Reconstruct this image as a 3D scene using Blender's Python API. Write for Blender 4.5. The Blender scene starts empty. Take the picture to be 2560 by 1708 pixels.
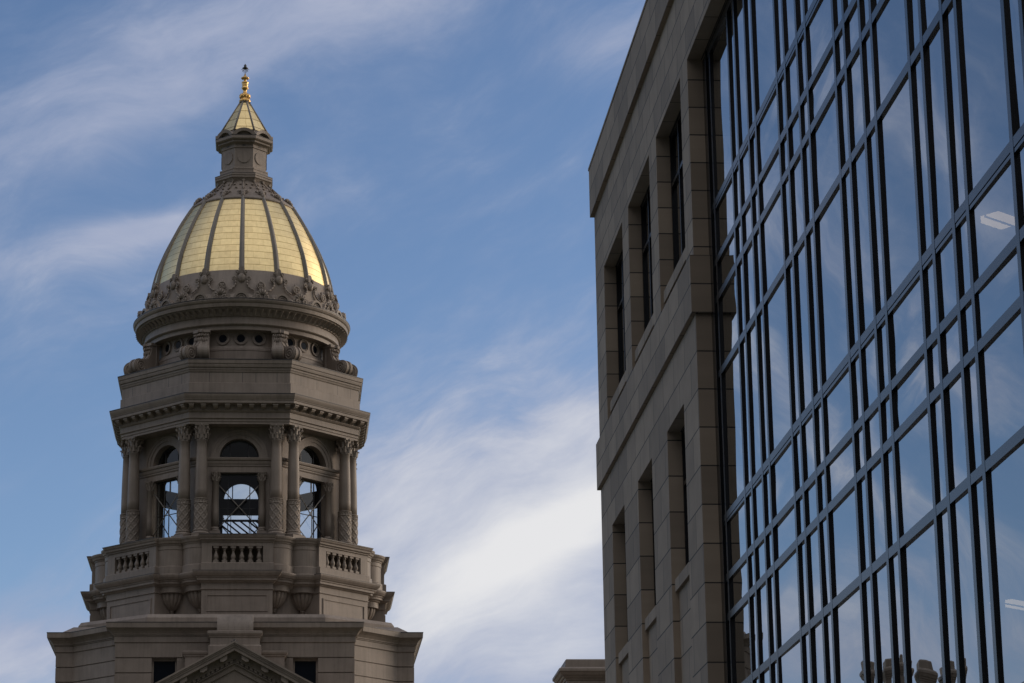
import bpy, bmesh, math, random
from math import sin, cos, pi, radians, sqrt, atan2, exp
from mathutils import Vector, Matrix
random.seed(7)
sc = bpy.context.scene
col = sc.collection

# ------------------------------------------------------------------ camera
EYE = 1.6
cam = bpy.data.cameras.new('camera'); camo = bpy.data.objects.new('camera', cam); col.objects.link(camo)
PITCH, ROLL = radians(15.65), radians(-0.88)
cam.sensor_width = 36; cam.lens = 36 * 6900 / 2560
cam.clip_start = 0.3; cam.clip_end = 9000
fw = Vector((0, cos(PITCH), sin(PITCH))); rt0 = Vector((1, 0, 0)); up0 = Vector((0, -sin(PITCH), cos(PITCH)))
rt = rt0 * cos(ROLL) + up0 * sin(ROLL); up = up0 * cos(ROLL) - rt0 * sin(ROLL)
M = Matrix((rt, up, -fw)).transposed().to_4x4(); M.translation = (0, 0, EYE)
camo.matrix_world = M
sc.camera = camo
sc.view_settings.view_transform = 'Standard'; sc.view_settings.look = 'None'
sc.view_settings.exposure = 0; sc.view_settings.gamma = 1
sc.render.engine = 'CYCLES'
sc.cycles.max_bounces = 8; sc.cycles.transparent_max_bounces = 12; sc.cycles.diffuse_bounces = 4; sc.cycles.glossy_bounces = 5
sc.cycles.sample_clamp_indirect = 4

# ------------------------------------------------------------------ light
SUN_AZ, SUN_EL = radians(68), radians(8)          # clockwise from +Y (the view), low on the right
sd = Vector((sin(SUN_AZ) * cos(SUN_EL), cos(SUN_AZ) * cos(SUN_EL), sin(SUN_EL)))
sun = bpy.data.lights.new('sun', 'SUN'); sun.energy = 1.2; sun.angle = radians(22); sun.color = (1.0, 0.80, 0.62)
suno = bpy.data.objects.new('sun', sun); col.objects.link(suno)
suno.rotation_euler = sd.to_track_quat('Z', 'Y').to_euler()

W = bpy.data.worlds.new('World'); sc.world = W; W.use_nodes = True
def world():
    nt = W.node_tree; N = nt.nodes; L = nt.links
    for n in list(N): N.remove(n)
    def put(sock, v):
        if isinstance(v, bpy.types.NodeSocket): L.new(v, sock)
        else: sock.default_value = v
    def math_(op, a, b=0.0, c=None, clamp=False):
        n = N.new('ShaderNodeMath'); n.operation = op; n.use_clamp = clamp
        put(n.inputs[0], a); put(n.inputs[1], b)
        if c is not None: put(n.inputs[2], c)
        return n.outputs[0]
    def vmath(op, a, b=(0, 0, 0)):
        n = N.new('ShaderNodeVectorMath'); n.operation = op
        put(n.inputs[0], a); put(n.inputs[1], b)
        return n.outputs['Value'] if op in ('LENGTH', 'DOT_PRODUCT') else n.outputs[0]
    def rot(v, axis, ang):
        n = N.new('ShaderNodeVectorRotate'); n.rotation_type = 'AXIS_ANGLE'
        put(n.inputs['Vector'], v); n.inputs['Axis'].default_value = axis; n.inputs['Angle'].default_value = ang
        return n.outputs[0]
    def noise(v, scale, detail=6, rough=0.55, dist=0.0):
        n = N.new('ShaderNodeTexNoise'); n.inputs['Scale'].default_value = scale; n.inputs['Detail'].default_value = detail
        n.inputs['Roughness'].default_value = rough; n.inputs['Distortion'].default_value = dist
        put(n.inputs['Vector'], v); return n.outputs['Fac']
    def ramp(x, lo, hi, a=0.0, b=1.0):
        n = N.new('ShaderNodeMapRange'); n.interpolation_type = 'SMOOTHSTEP'
        put(n.inputs[0], x); n.inputs[1].default_value = lo; n.inputs[2].default_value = hi
        n.inputs[3].default_value = a; n.inputs[4].default_value = b
        return n.outputs[0]
    def mix(f, a, b):
        n = N.new('ShaderNodeMix'); n.data_type = 'RGBA'
        put(n.inputs[0], f); put(n.inputs[6], a); put(n.inputs[7], b); return n.outputs[2]
    S = 0.15
    sky = N.new('ShaderNodeTexSky'); sky.sky_type = 'NISHITA'; sky.sun_disc = False
    sky.sun_elevation = SUN_EL; sky.sun_rotation = SUN_AZ
    sky.air_density = 1.0; sky.dust_density = 0.6; sky.ozone_density = 2.0; sky.altitude = 1800
    tint = N.new('ShaderNodeMix'); tint.data_type = 'RGBA'; tint.blend_type = 'MULTIPLY'
    tint.inputs[0].default_value = 1.0; L.new(sky.outputs[0], tint.inputs[6]); tint.inputs[7].default_value = SKYTINT
    base = tint.outputs[2]
    tc = N.new('ShaderNodeTexCoord'); d = tc.outputs['Generated']
    # cirrus streaks rise to the right of the view
    r = rot(d, (0, 1, 0), radians(24))
    warp = N.new('ShaderNodeTexNoise'); warp.inputs['Scale'].default_value = 7.0; warp.inputs['Detail'].default_value = 3; L.new(r, warp.inputs['Vector'])
    w = vmath('MULTIPLY', vmath('SUBTRACT', warp.outputs['Color'], (0.5, 0.5, 0.5)), (0.07, 0.07, 0.07))
    r = vmath('ADD', r, w)
    n1 = noise(vmath('MULTIPLY', r, (7, 5, 20)), 1.0, 7, 0.6)
    n2 = noise(vmath('MULTIPLY', r, (22, 16, 62)), 1.0, 6, 0.62)
    n3 = noise(d, 5.0, 5, 0.5)
    n4 = noise(vmath('MULTIPLY', r, (60, 40, 190)), 1.0, 5, 0.65)
    n0 = noise(vmath('MULTIPLY', r, (9, 7, 14)), 1.0, 4, 0.5)
    fb = math_('ADD', math_('ADD', math_('ADD', math_('MULTIPLY', n1, 0.40), math_('MULTIPLY', n2, 0.28)), math_('MULTIPLY', n4, 0.08)), math_('MULTIPLY', n0, 0.24))
    def direc(az, el):
        a, e = radians(az), radians(el); return (sin(a) * cos(e), cos(a) * cos(e), sin(e))
    def blob(az, el, sa, se, tilt=0.0, gain=1.0):
        # soft patch of cloud round one direction of the sky, sa / se degrees across, tilted
        v = vmath('SUBTRACT', d, direc(az, el)); v = rot(v, (0, 1, 0), radians(tilt))
        v = vmath('MULTIPLY', v, (1 / radians(sa), 1 / radians(max(sa, se)), 1 / radians(se)))
        l = vmath('LENGTH', v)
        return math_('MULTIPLY', math_('EXPONENT', math_('MULTIPLY', math_('MULTIPLY', l, l), -1.0)), gain)
    m = None
    for b in BLOBS:
        o = blob(*b); m = o if m is None else math_('ADD', m, o)
    # the rest of the sky: broken high cloud, thick behind the viewer
    sep = N.new('ShaderNodeSeparateXYZ'); L.new(d, sep.inputs[0])
    back = ramp(sep.outputs['Y'], 0.75, -0.35)
    m = math_('ADD', m, math_('MULTIPLY', back, BACKM))
    amp = math_('ADD', math_('MULTIPLY', math_('MINIMUM', m, 1.0), 2.2), 2.6)
    dens = ramp(math_('ADD', math_('MULTIPLY', math_('SUBTRACT', fb, 0.5), amp), m), 0.0, 1.35)
    thick = None
    for b in WHITES:
        o = blob(*b); thick = o if thick is None else math_('ADD', thick, o)
    thick = math_('ADD', thick, math_('MULTIPLY', back, 0.9))
    tk = ramp(math_('ADD', thick, math_('MULTIPLY', math_('SUBTRACT', fb, 0.5), 2.6)), 0.05, 1.25)
    c = mix(tk, tuple(x / S for x in CLOUD_THIN) + (1,), tuple(x / S for x in CLOUD_WHITE) + (1,))
    c = mix(blob(*GLOW), c, tuple(x / S for x in (2.9, 2.5, 1.9)) + (1,))     # cloud lit from behind by the low sun
    c = mix(blob(170, 62, 42, 36, 0, 1.0), c, tuple(x / S for x in (1.0, 0.95, 0.90)) + (1,))       # bright high cloud behind the viewer
    fin = mix(math_('MULTIPLY', dens, 0.93), base, c)
    # unseen grey bank added low behind the viewer, to darken fins and jambs
    bank = math_('MULTIPLY', ramp(sep.outputs['Y'], 0.15, -0.35), ramp(sep.outputs['Z'], 0.60, 0.34))
    fin = mix(math_('MULTIPLY', bank, 0.96), fin, tuple(x / S for x in (0.075, 0.077, 0.09)) + (1,))
    bg = N.new('ShaderNodeBackground'); bg.inputs[1].default_value = S; L.new(fin, bg.inputs[0])
    out = N.new('ShaderNodeOutputWorld'); L.new(bg.outputs[0], out.inputs[0])
SKYTINT = (1.20, 1.10, 1.20, 1)
CLOUD_THIN = (0.36, 0.41, 0.56); CLOUD_WHITE = (0.83, 0.82, 0.82); BACKM = 1.0
# (azimuth, elevation, size along, size across, tilt, gain)
BLOBS = [(-9.0, 20.6, 5.2, 1.5, 27, 0.50), (-6.5, 21.6, 6.0, 0.9, 25, 0.36), (-3.0, 22.4, 4.8, 1.0, 16, 0.52), (-9.0, 17.5, 3.6, 0.5, 12, 0.60), (-7.8, 17.95, 1.5, 0.26, 7, 0.75), (-8.5, 16.2, 3.5, 0.6, 10, 0.25),
         (2.4, 22.0, 1.5, 0.7, 20, 0.60), (0.5, 12.5, 4.2, 2.8, 24, 1.0), (-1.6, 10.6, 4.6, 2.8, 18, 0.80), (1.2, 8.8, 4.5, 1.6, 8, 0.75), (-10.4, 9.1, 2.0, 1.0, 10, 1.0),
         (-16, 9.3, 6.5, 1.5, 6, 1.0), (-15.6, 18.3, 4, 1.1, 28, 0.8), (-19.7, 14.6, 1.8, 0.9, 22, 0.9), (-16.0, 14.6, 3.0, 0.6, 40, 0.85), (-18.5, 12.2, 3.0, 0.5, 30, 0.5), (-19, 20, 3, 1.0, 30, 0.6), (-17.6, 16.6, 1.3, 0.5, 35, 0.6), (-21, 17.6, 1.6, 0.7, 20, 0.6), (-14.4, 12.6, 1.5, 0.5, 30, 0.6), (-18.2, 10.9, 1.6, 0.4, 15, 0.5), (-5.8, 12.4, 1.5, 1.2, 0, 0.5), (-60, 25, 25, 15, 0, 0.15), (75, 28, 38, 22, 0, 1.2), (45, 24, 17, 12, 0, 1.3)]
WHITES = [(1.0, 11.8, 3.0, 0.6, 28, 0.70), (-0.2, 12.7, 3.8, 2.4, 28, 0.50), (-1.4, 10.2, 3.6, 1.4, 24, 0.50), (1.2, 9.3, 2.8, 1.0, 24, 0.40), (-10.4, 9.0, 1.5, 0.8, 0, 0.35), (-17, 14, 6, 7, 0, 0.42), (-5.8, 12.4, 1.5, 1.2, 0, 0.4), (80, 26, 34, 20, 0, 1.2)]
GLOW = (46, 24, 17, 12, 0, 1.0)
world()

# ------------------------------------------------------------------ materials
def mat(name, build):
    m = bpy.data.materials.new(name); m.use_nodes = True
    nt = m.node_tree; b = nt.nodes['Principled BSDF']; build(nt, b); return m
def tnoise(nt, vec, scale, detail=5, rough=0.6):
    n = nt.nodes.new('ShaderNodeTexNoise'); n.inputs['Scale'].default_value = scale; n.inputs['Detail'].default_value = detail
    n.inputs['Roughness'].default_value = rough
    if vec is not None: nt.links.new(vec, n.inputs['Vector'])
    return n
def cramp(nt, fac, stops):
    n = nt.nodes.new('ShaderNodeValToRGB'); e = n.color_ramp.elements
    while len(e) < len(stops): e.new(0.5)
    for i, (p, c) in enumerate(stops): e[i].position = p; e[i].color = tuple(c) + (1,)
    nt.links.new(fac, n.inputs[0]); return n.outputs[0]
def mixc(nt, f, a, b, mode='MIX'):
    n = nt.nodes.new('ShaderNodeMix'); n.data_type = 'RGBA'; n.blend_type = mode
    for s, v in ((n.inputs[0], f), (n.inputs[6], a), (n.inputs[7], b)):
        if isinstance(v, bpy.types.NodeSocket): nt.links.new(v, s)
        else: s.default_value = v if not isinstance(v, tuple) else tuple(v) + ((1,) if len(v) == 3 else ())
    return n.outputs[2]
def bump(nt, b, h, strength=0.2, dist=0.02):
    n = nt.nodes.new('ShaderNodeBump'); n.inputs['Strength'].default_value = strength; n.inputs['Distance'].default_value = dist
    nt.links.new(h, n.inputs['Height']); nt.links.new(n.outputs[0], b.inputs['Normal'])
def set_(b, **k):
    for a, v in k.items(): b.inputs[a.replace('_', ' ')].default_value = v

def _stone(c1, c2, streak=True):
    def f(nt, b):
        tc = nt.nodes.new('ShaderNodeTexCoord')
        n = tnoise(nt, tc.outputs['Object'], 0.9, 6)
        c = cramp(nt, n.outputs['Fac'], [(0.32, c1), (0.68, c2)])
        if streak:       # rain streaks run down the walls
            mp = nt.nodes.new('ShaderNodeMapping'); mp.inputs['Scale'].default_value = (7, 7, 0.5)
            nt.links.new(tc.outputs['Object'], mp.inputs['Vector'])
            s = tnoise(nt, mp.outputs[0], 1.0, 4)
            k = cramp(nt, s.outputs['Fac'], [(0.34, (0.83, 0.82, 0.81)), (0.55, (1, 1, 1))])
            c = mixc(nt, 1.0, c, k, 'MULTIPLY')
        nt.links.new(c, b.inputs['Base Color']); set_(b, Roughness=0.55)
        g = tnoise(nt, tc.outputs['Object'], 9.0, 8)
        bump(nt, b, g.outputs['Fac'], 0.25, 0.01)
    return f
STONE = mat('painted_stone', _stone((0.208, 0.172, 0.146), (0.292, 0.243, 0.207)))
ORN = mat('cast_ornament', _stone((0.200, 0.166, 0.140), (0.270, 0.225, 0.190), False))
RIBM = mat('rib_metal', _stone((0.18, 0.165, 0.15), (0.23, 0.21, 0.19), False))
def _gold(nt, b):
    uv = nt.nodes.new('ShaderNodeUVMap'); br = nt.nodes.new('ShaderNodeTexBrick')
    nt.links.new(uv.outputs[0], br.inputs['Vector'])
    br.offset = 0.5; br.inputs['Scale'].default_value = 1.0
    br.inputs['Brick Width'].default_value = 1.4; br.inputs['Row Height'].default_value = 1.0
    br.inputs['Mortar Size'].default_value = 0.022; br.inputs['Mortar Smooth'].default_value = 0.4
    br.inputs['Color1'].default_value = (0.97, 0.78, 0.42, 1); br.inputs['Color2'].default_value = (0.87, 0.69, 0.37, 1)
    br.inputs['Mortar'].default_value = (0.74, 0.57, 0.28, 1)
    nz = tnoise(nt, uv.outputs[0], 1.7, 5)
    sx = nt.nodes.new('ShaderNodeSeparateXYZ'); nt.links.new(uv.outputs[0], sx.inputs[0])
    fr = nt.nodes.new('ShaderNodeMath'); fr.operation = 'FRACT'; nt.links.new(sx.outputs[1], fr.inputs[0])
    seam = cramp(nt, fr.outputs[0], [(0.0, (0.30, 0.24, 0.15)), (0.045, (0.45, 0.38, 0.28)), (0.07, (1, 1, 1))])
    c = mixc(nt, 1.0, br.outputs['Color'], cramp(nt, nz.outputs['Fac'], [(0.3, (0.86, 0.86, 0.86)), (0.7, (1, 1, 1))]), 'MULTIPLY')
    c = mixc(nt, 1.0, c, seam, 'MULTIPLY')
    nt.links.new(c, b.inputs['Base Color']); set_(b, Metallic=1.0)
    r = cramp(nt, nz.outputs['Fac'], [(0.3, (0.44, 0.44, 0.44)), (0.75, (0.35, 0.35, 0.35))])
    nt.links.new(r, b.inputs['Roughness'])
    tc = nt.nodes.new('ShaderNodeTexCoord'); g = tnoise(nt, tc.outputs['Object'], 2.2, 4); bump(nt, b, g.outputs['Fac'], 0.05, 0.04)
GOLD = mat('gold_leaf', _gold)
def _gild(nt, b):
    tc = nt.nodes.new('ShaderNodeTexCoord'); n = tnoise(nt, tc.outputs['Object'], 8, 4)
    nt.links.new(cramp(nt, n.outputs['Fac'], [(0.3, (0.70, 0.42, 0.14)), (0.7, (0.90, 0.60, 0.24))]), b.inputs['Base Color']); set_(b, Metallic=1.0, Roughness=0.38)
GILD = mat('gilded_finial', _gild)
def _dark(colr, r=0.4, metal=0.0, ior=1.5):
    def f(nt, b):
        tc = nt.nodes.new('ShaderNodeTexCoord'); n = tnoise(nt, tc.outputs['Object'], 3, 4)
        nt.links.new(cramp(nt, n.outputs['Fac'], [(0.3, tuple(x * 0.85 for x in colr)), (0.7, colr)]), b.inputs['Base Color'])
        set_(b, Roughness=r, Metallic=metal, IOR=ior)
    return f
IRON = mat('dark_iron', _dark((0.03, 0.03, 0.033)))
DGLASS = mat('dark_glass', _dark((0.008, 0.011, 0.017), 0.08, 0.0, 1.22))
MULL = mat('mullion_paint', _dark((0.004, 0.0045, 0.006), 0.24, 0.0, 1.50))
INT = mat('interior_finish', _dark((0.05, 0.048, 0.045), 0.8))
def _clear(nt, b):
    for n in list(nt.nodes):
        if n.type == 'BSDF_PRINCIPLED': nt.nodes.remove(n)
    out = [n for n in nt.nodes if n.type == 'OUTPUT_MATERIAL'][0]
    t = nt.nodes.new('ShaderNodeBsdfTransparent'); t.inputs[0].default_value = (0.86, 0.90, 0.92, 1)
    g = nt.nodes.new('ShaderNodeBsdfGlossy'); g.inputs['Roughness'].default_value = 0.02
    m = nt.nodes.new('ShaderNodeMixShader'); m.inputs[0].default_value = 0.07
    nt.links.new(t.outputs[0], m.inputs[1]); nt.links.new(g.outputs[0], m.inputs[2]); nt.links.new(m.outputs[0], out.inputs[0])
CLEAR = mat('clear_glass', _clear)
def _solar(nt, b):
    nt.nodes.remove(b); out = [n for n in nt.nodes if n.type == 'OUTPUT_MATERIAL'][0]
    t = nt.nodes.new('ShaderNodeBsdfTransparent'); t.inputs[0].default_value = (0.24, 0.25, 0.25, 1)
    g = nt.nodes.new('ShaderNodeBsdfGlossy'); g.inputs['Roughness'].default_value = 0.0; g.inputs['Color'].default_value = (0.93, 0.97, 1.0, 1)
    fr = nt.nodes.new('ShaderNodeFresnel'); fr.inputs['IOR'].default_value = 2.2
    mr = nt.nodes.new('ShaderNodeMapRange'); nt.links.new(fr.outputs[0], mr.inputs[0])
    mr.inputs[1].default_value = 0; mr.inputs[2].default_value = 1; mr.inputs[3].default_value = 0.33; mr.inputs[4].default_value = 1.0
    m = nt.nodes.new('ShaderNodeMixShader'); nt.links.new(mr.outputs[0], m.inputs[0])
    nt.links.new(t.outputs[0], m.inputs[1]); nt.links.new(g.outputs[0], m.inputs[2]); nt.links.new(m.outputs[0], out.inputs[0])
SOLAR = mat('solar_glass', _solar)
def _ashlar(course, length, z0, c1, c2, shift=0.0):
    def f(nt, b):
        uv = nt.nodes.new('ShaderNodeUVMap'); mp = nt.nodes.new('ShaderNodeMapping'); mp.inputs['Location'].default_value = (shift, -z0, 0)
        nt.links.new(uv.outputs[0], mp.inputs['Vector'])
        br = nt.nodes.new('ShaderNodeTexBrick'); nt.links.new(mp.outputs[0], br.inputs['Vector'])
        br.inputs['Scale'].default_value = 1; br.inputs['Brick Width'].default_value = length; br.inputs['Row Height'].default_value = course
        br.inputs['Mortar Size'].default_value = 0.008; br.inputs['Mortar Smooth'].default_value = 0.1; br.inputs['Bias'].default_value = 0.0
        br.inputs['Color1'].default_value = tuple(c1) + (1,); br.inputs['Color2'].default_value = tuple(c2) + (1,)
        br.inputs['Mortar'].default_value = (0.035, 0.032, 0.03, 1)
        nz = tnoise(nt, uv.outputs[0], 2.2, 7)
        c = mixc(nt, 1.0, br.outputs['Color'], cramp(nt, nz.outputs['Fac'], [(0.3, (0.82, 0.82, 0.82)), (0.7, (1.05, 1.05, 1.05))]), 'MULTIPLY')
        nt.links.new(c, b.inputs['Base Color']); set_(b, Roughness=0.8)
        inv = nt.nodes.new('ShaderNodeMath'); inv.operation = 'SUBTRACT'; inv.inputs[0].default_value = 1.0; nt.links.new(br.outputs['Fac'], inv.inputs[1])
        bump(nt, b, inv.outputs[0], 0.6, 0.01)
    return f
LC1, LC2 = (0.240, 0.193, 0.148), (0.345, 0.278, 0.212)
def _led(nt, b):
    set_(b, Base_Color=(0.8, 0.8, 0.78, 1), Emission_Color=(1.0, 0.76, 0.50, 1), Emission_Strength=1.5)
LED = mat('lit_diffuser', _led)
def _grass(nt, b):
    tc = nt.nodes.new('ShaderNodeTexCoord'); n = tnoise(nt, tc.outputs['Object'], 0.4, 8)
    nt.links.new(cramp(nt, n.outputs['Fac'], [(0.3, (0.05, 0.065, 0.025)), (0.7, (0.10, 0.11, 0.05))]), b.inputs['Base Color']); set_(b, Roughness=0.9)
GRASS = mat('lawn', _grass)
ASPH = mat('asphalt', _dark((0.055, 0.055, 0.057), 0.85)); CONC = mat('concrete', _dark((0.20, 0.19, 0.175), 0.85))
WHITEP = mat('road_paint', _dark((0.6, 0.6, 0.57), 0.7))

# ------------------------------------------------------------------ mesh builder
class MB:
    def __init__(s): s.v = []; s.f = []; s.uv = {}; s.sm = set()
    def add(s, pts): i = len(s.v); s.v += [tuple(p) for p in pts]; return i
    def face(s, idx, uv=None, smooth=False):
        if uv is not None: s.uv[len(s.f)] = uv
        if smooth: s.sm.add(len(s.f))
        s.f.append(tuple(idx))
    def rings(s, rings, closed=True, caps=(True, True), smooth=False, loop=False):
        n = len(rings[0]); st = [s.add(r) for r in rings]; m = len(rings)
        for i in range(m if loop else m - 1):
            a, b = st[i], st[(i + 1) % m]
            for j in range(n if closed else n - 1):
                k = (j + 1) % n; s.face((a + j, a + k, b + k, b + j), smooth=smooth)
        if not loop:
            if caps[0]: s.face([st[0] + j for j in reversed(range(n))])
            if caps[1]: s.face([st[-1] + j for j in range(n)])
    def box(s, x0, x1, y0, y1, z0, z1):
        s.rings([[(x0, y0, z), (x1, y0, z), (x1, y1, z), (x0, y1, z)] for z in (z0, z1)])
    def fbox(s, u0, u1, a0, a1, z0, z1): s.box(u0, u1, -a1, -a0, z0, z1)      # face frame: a is outwards
    def lathe(s, prof, n=48, c=(0, 0), smooth=True, caps=(True, True), mod=None, ph=0.0):
        R = []
        for r, z in prof:
            R.append([(c[0] + (r * (1 if mod is None else mod(t, r, z))) * cos(t), c[1] + (r * (1 if mod is None else mod(t, r, z))) * sin(t), z)
                      for t in [2 * pi * (i + ph) / n for i in range(n)]])
        s.rings(R, True, caps, smooth)
    def octa(s, prof, caps=(True, True)):
        k = 1 / cos(pi / 8)
        s.rings([[(a * k * cos(pi / 8 + i * pi / 4), a * k * sin(pi / 8 + i * pi / 4), z) for i in range(8)] for a, z in prof], True, caps)
    def tube(s, p, q, r, n=8):
        p, q = Vector(p), Vector(q); d = (q - p).normalized(); x = d.orthogonal().normalized(); y = d.cross(x)
        s.rings([[o + (x * cos(2 * pi * i / n) + y * sin(2 * pi * i / n)) * r for i in range(n)] for o in (p, q)], smooth=True)
    def torus(s, c, ax, ay, R, r, n=20, m=8, a0=0, a1=2 * pi, ell=1.0):
        # ring of circle in plane ax, ay
        c, ax, ay = Vector(c), Vector(ax), Vector(ay); az = ax.cross(ay); full = abs(a1 - a0 - 2 * pi) < 1e-6; RR = []
        for i in range(n if full else n + 1):
            t = a0 + (a1 - a0) * i / n; e = ax * cos(t) * ell + ay * sin(t)
            RR.append([c + e * (R + r * cos(2 * pi * j / m)) + az * r * sin(2 * pi * j / m) for j in range(m)])
        s.rings(RR, True, (not full, not full), True, full)
    def ell(s, c, rx, ry, rz, n=12, m=8):
        R = []
        for i in range(m + 1):
            t = -pi / 2 + pi * i / m
            t = max(-pi / 2 + 0.05, min(pi / 2 - 0.05, t))
            R.append([(c[0] + rx * cos(t) * cos(2 * pi * j / n), c[1] + ry * cos(t) * sin(2 * pi * j / n), c[2] + rz * sin(t)) for j in range(n)])
        s.rings(R, smooth=True)
    def prism(s, pts, a0, a1):
        # outline of (u, z) points pushed from depth a0 to a1 in the face frame
        s.rings([[(u, -a, z) for u, z in pts] for a in (a0, a1)])
    def obj(s, name, m, parent=None, rotz=0.0, loc=(0, 0, 0), fix=True):
        me = bpy.data.meshes.new(name); me.from_pydata(s.v, [], s.f)
        me.polygons.foreach_set('use_smooth', [i in s.sm for i in range(len(s.f))])
        if s.uv:
            l = me.uv_layers.new(name='UVMap')
            for i, uv in s.uv.items():
                for k, li in enumerate(me.polygons[i].loop_indices): l.data[li].uv = uv[k]
        if fix:
            bm = bmesh.new(); bm.from_mesh(me); bmesh.ops.recalc_face_normals(bm, faces=bm.faces); bm.to_mesh(me); bm.free()
        me.materials.append(m); me.update()
        o = bpy.data.objects.new(name, me); col.objects.link(o)
        if parent is not None: o.parent = parent
        o.rotation_euler = (0, 0, rotz); o.location = loc
        return o
def tag(o, label=None, cat=None, group=None, kind=None):
    for k, v in (('label', label), ('category', cat), ('group', group), ('kind', kind)):
        if v: o[k] = v
    return o
def empty(name, loc=(0, 0, 0), rz=0.0):
    o = bpy.data.objects.new(name, None); col.objects.link(o); o.location = loc; o.rotation_euler = (0, 0, rz); o.empty_display_size = 0.5
    return o
def copies(o, n=8, step=pi / 4, first=1):
    kids = [c for c in bpy.data.objects if c.parent == o]
    for k in range(first, n):
        c = o.copy(); col.objects.link(c); c.rotation_euler = (0, 0, o.rotation_euler[2] + k * step)
        for q in kids:
            d = q.copy(); col.objects.link(d); d.parent = c
def arc(r, a0, a1, n, c=(0, 0)): return [(c[0] + r * cos(a0 + (a1 - a0) * i / n), c[1] + r * sin(a0 + (a1 - a0) * i / n)) for i in range(n + 1)]
def offset(plan, d):
    n = len(plan); out = []
    for i in range(n):
        p0, p, p1 = Vector(plan[i - 1]), Vector(plan[i]), Vector(plan[(i + 1) % n])
        e0, e1 = (p - p0).normalized(), (p1 - p).normalized()
        n0, n1 = Vector((e0.y, -e0.x)), Vector((e1.y, -e1.x)); b = (n0 + n1); b = b / (1 + n0.dot(n1))
        out.append(tuple(p + b * d))
    return out

# ------------------------------------------------------------------ capitol
DT, A0 = 110.0, radians(-5.804)
cap = empty('capitol_building', (DT * sin(A0), DT * cos(A0), 0), -A0 - radians(0.7))
tag(cap, 'brown stone capitol with a gold leaf dome on an octagonal columned drum', 'building')

# --- finial, rod and lantern
b = MB(); b.lathe([(0.20, 42.92), (0.215, 42.97), (0.20, 43.03), (0.15, 43.06), (0.17, 43.12), (0.205, 43.18), (0.205, 43.25), (0.14, 43.29), (0.09, 43.33), (0.072, 43.42),
                   (0.085, 43.47), (0.145, 43.53), (0.15, 43.57), (0.11, 43.60), (0.125, 43.66), (0.135, 43.70), (0.11, 43.73), (0.15, 43.78), (0.145, 43.82), (0.07, 43.86), (0.052, 43.91), (0.075, 43.95),
                   (0.15, 43.99), (0.15, 44.03), (0.08, 44.07), (0.045, 44.13), (0.012, 44.24)], 32, mod=lambda t, r, z: 1 + (0.14 * cos(10 * t) if r > 0.12 and (z < 43.3 or z > 43.95) else 0.0))
for k in range(10):
    t = 2 * pi * k / 10; b.ell((0.205 * cos(t), 0.205 * sin(t), 43.14), 0.03, 0.03, 0.06, 8, 6); b.ell((0.14 * cos(t), 0.14 * sin(t), 44.0), 0.022, 0.022, 0.045, 8, 6)
fin = b.obj('finial', GILD, cap); fin['label'] = 'turned gilded finial'
b = MB(); b.tube((0, 0, 44.22), (0, 0, 44.48), 0.014); b.lathe([(0.02, 44.40), (0.09, 44.43), (0.12, 44.47), (0.05, 44.52), (0.065, 44.57), (0.03, 44.62), (0.006, 44.66)], 16)
for k in range(6):
    t = 2 * pi * k / 6; b.tube((0.10 * cos(t), 0.10 * sin(t), 44.46), (0.11 * cos(t), 0.11 * sin(t), 44.30), 0.010, 6); b.tube((0.10 * cos(t), 0.10 * sin(t), 44.46), (0.17 * cos(t), 0.17 * sin(t), 44.38), 0.008, 6)
b.obj('lightning_rod', IRON, cap)

def gold_cone():
    b = MB(); n = 5; rows = [(0.17, 42.90), (0.28, 42.72), (0.46, 42.37), (0.68, 41.95), (0.90, 41.52), (0.98, 41.36)]
    k = 1 / cos(pi / 8)
    for i in range(5):
        (a0, z0), (a1, z1) = rows[i], rows[i + 1]
        a1b = a1 + 0.004
        for j in range(8):
            t0, t1 = pi / 8 + j * pi / 4, pi / 8 + (j + 1) * pi / 4
            q = b.add([(a0 * k * cos(t0), a0 * k * sin(t0), z0), (a0 * k * cos(t1), a0 * k * sin(t1), z0), (a1b * k * cos(t1), a1b * k * sin(t1), z1), (a1b * k * cos(t0), a1b * k * sin(t0), z1)])
            b.face((q + 3, q + 2, q + 1, q), uv=[(0.2 + 1.4 * (i % 2) * 0.5, i), (1.0 + 1.4 * (i % 2) * 0.5, i), (1.0 + 1.4 * (i % 2) * 0.5, i + 1), (0.2 + 1.4 * (i % 2) * 0.5, i + 1)])
    return b
r = gold_cone().obj('lantern_roof', GOLD, cap); r['label'] = 'gold panelled spire roof'
k8 = 1 / cos(pi / 8)
b = MB()
t = -pi / 2 + pi / 8
b.tube((0.18 * k8 * cos(t), 0.18 * k8 * sin(t), 42.89), (1.0 * k8 * cos(t), 1.0 * k8 * sin(t), 41.33), 0.042, 8)
rb = b.obj('roof_rib', RIBM, r); copies(rb)
b = MB(); b.octa([(0.22, 42.86), (0.24, 42.90), (0.17, 42.95)]); b.obj('roof_collar', RIBM, r)

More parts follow.
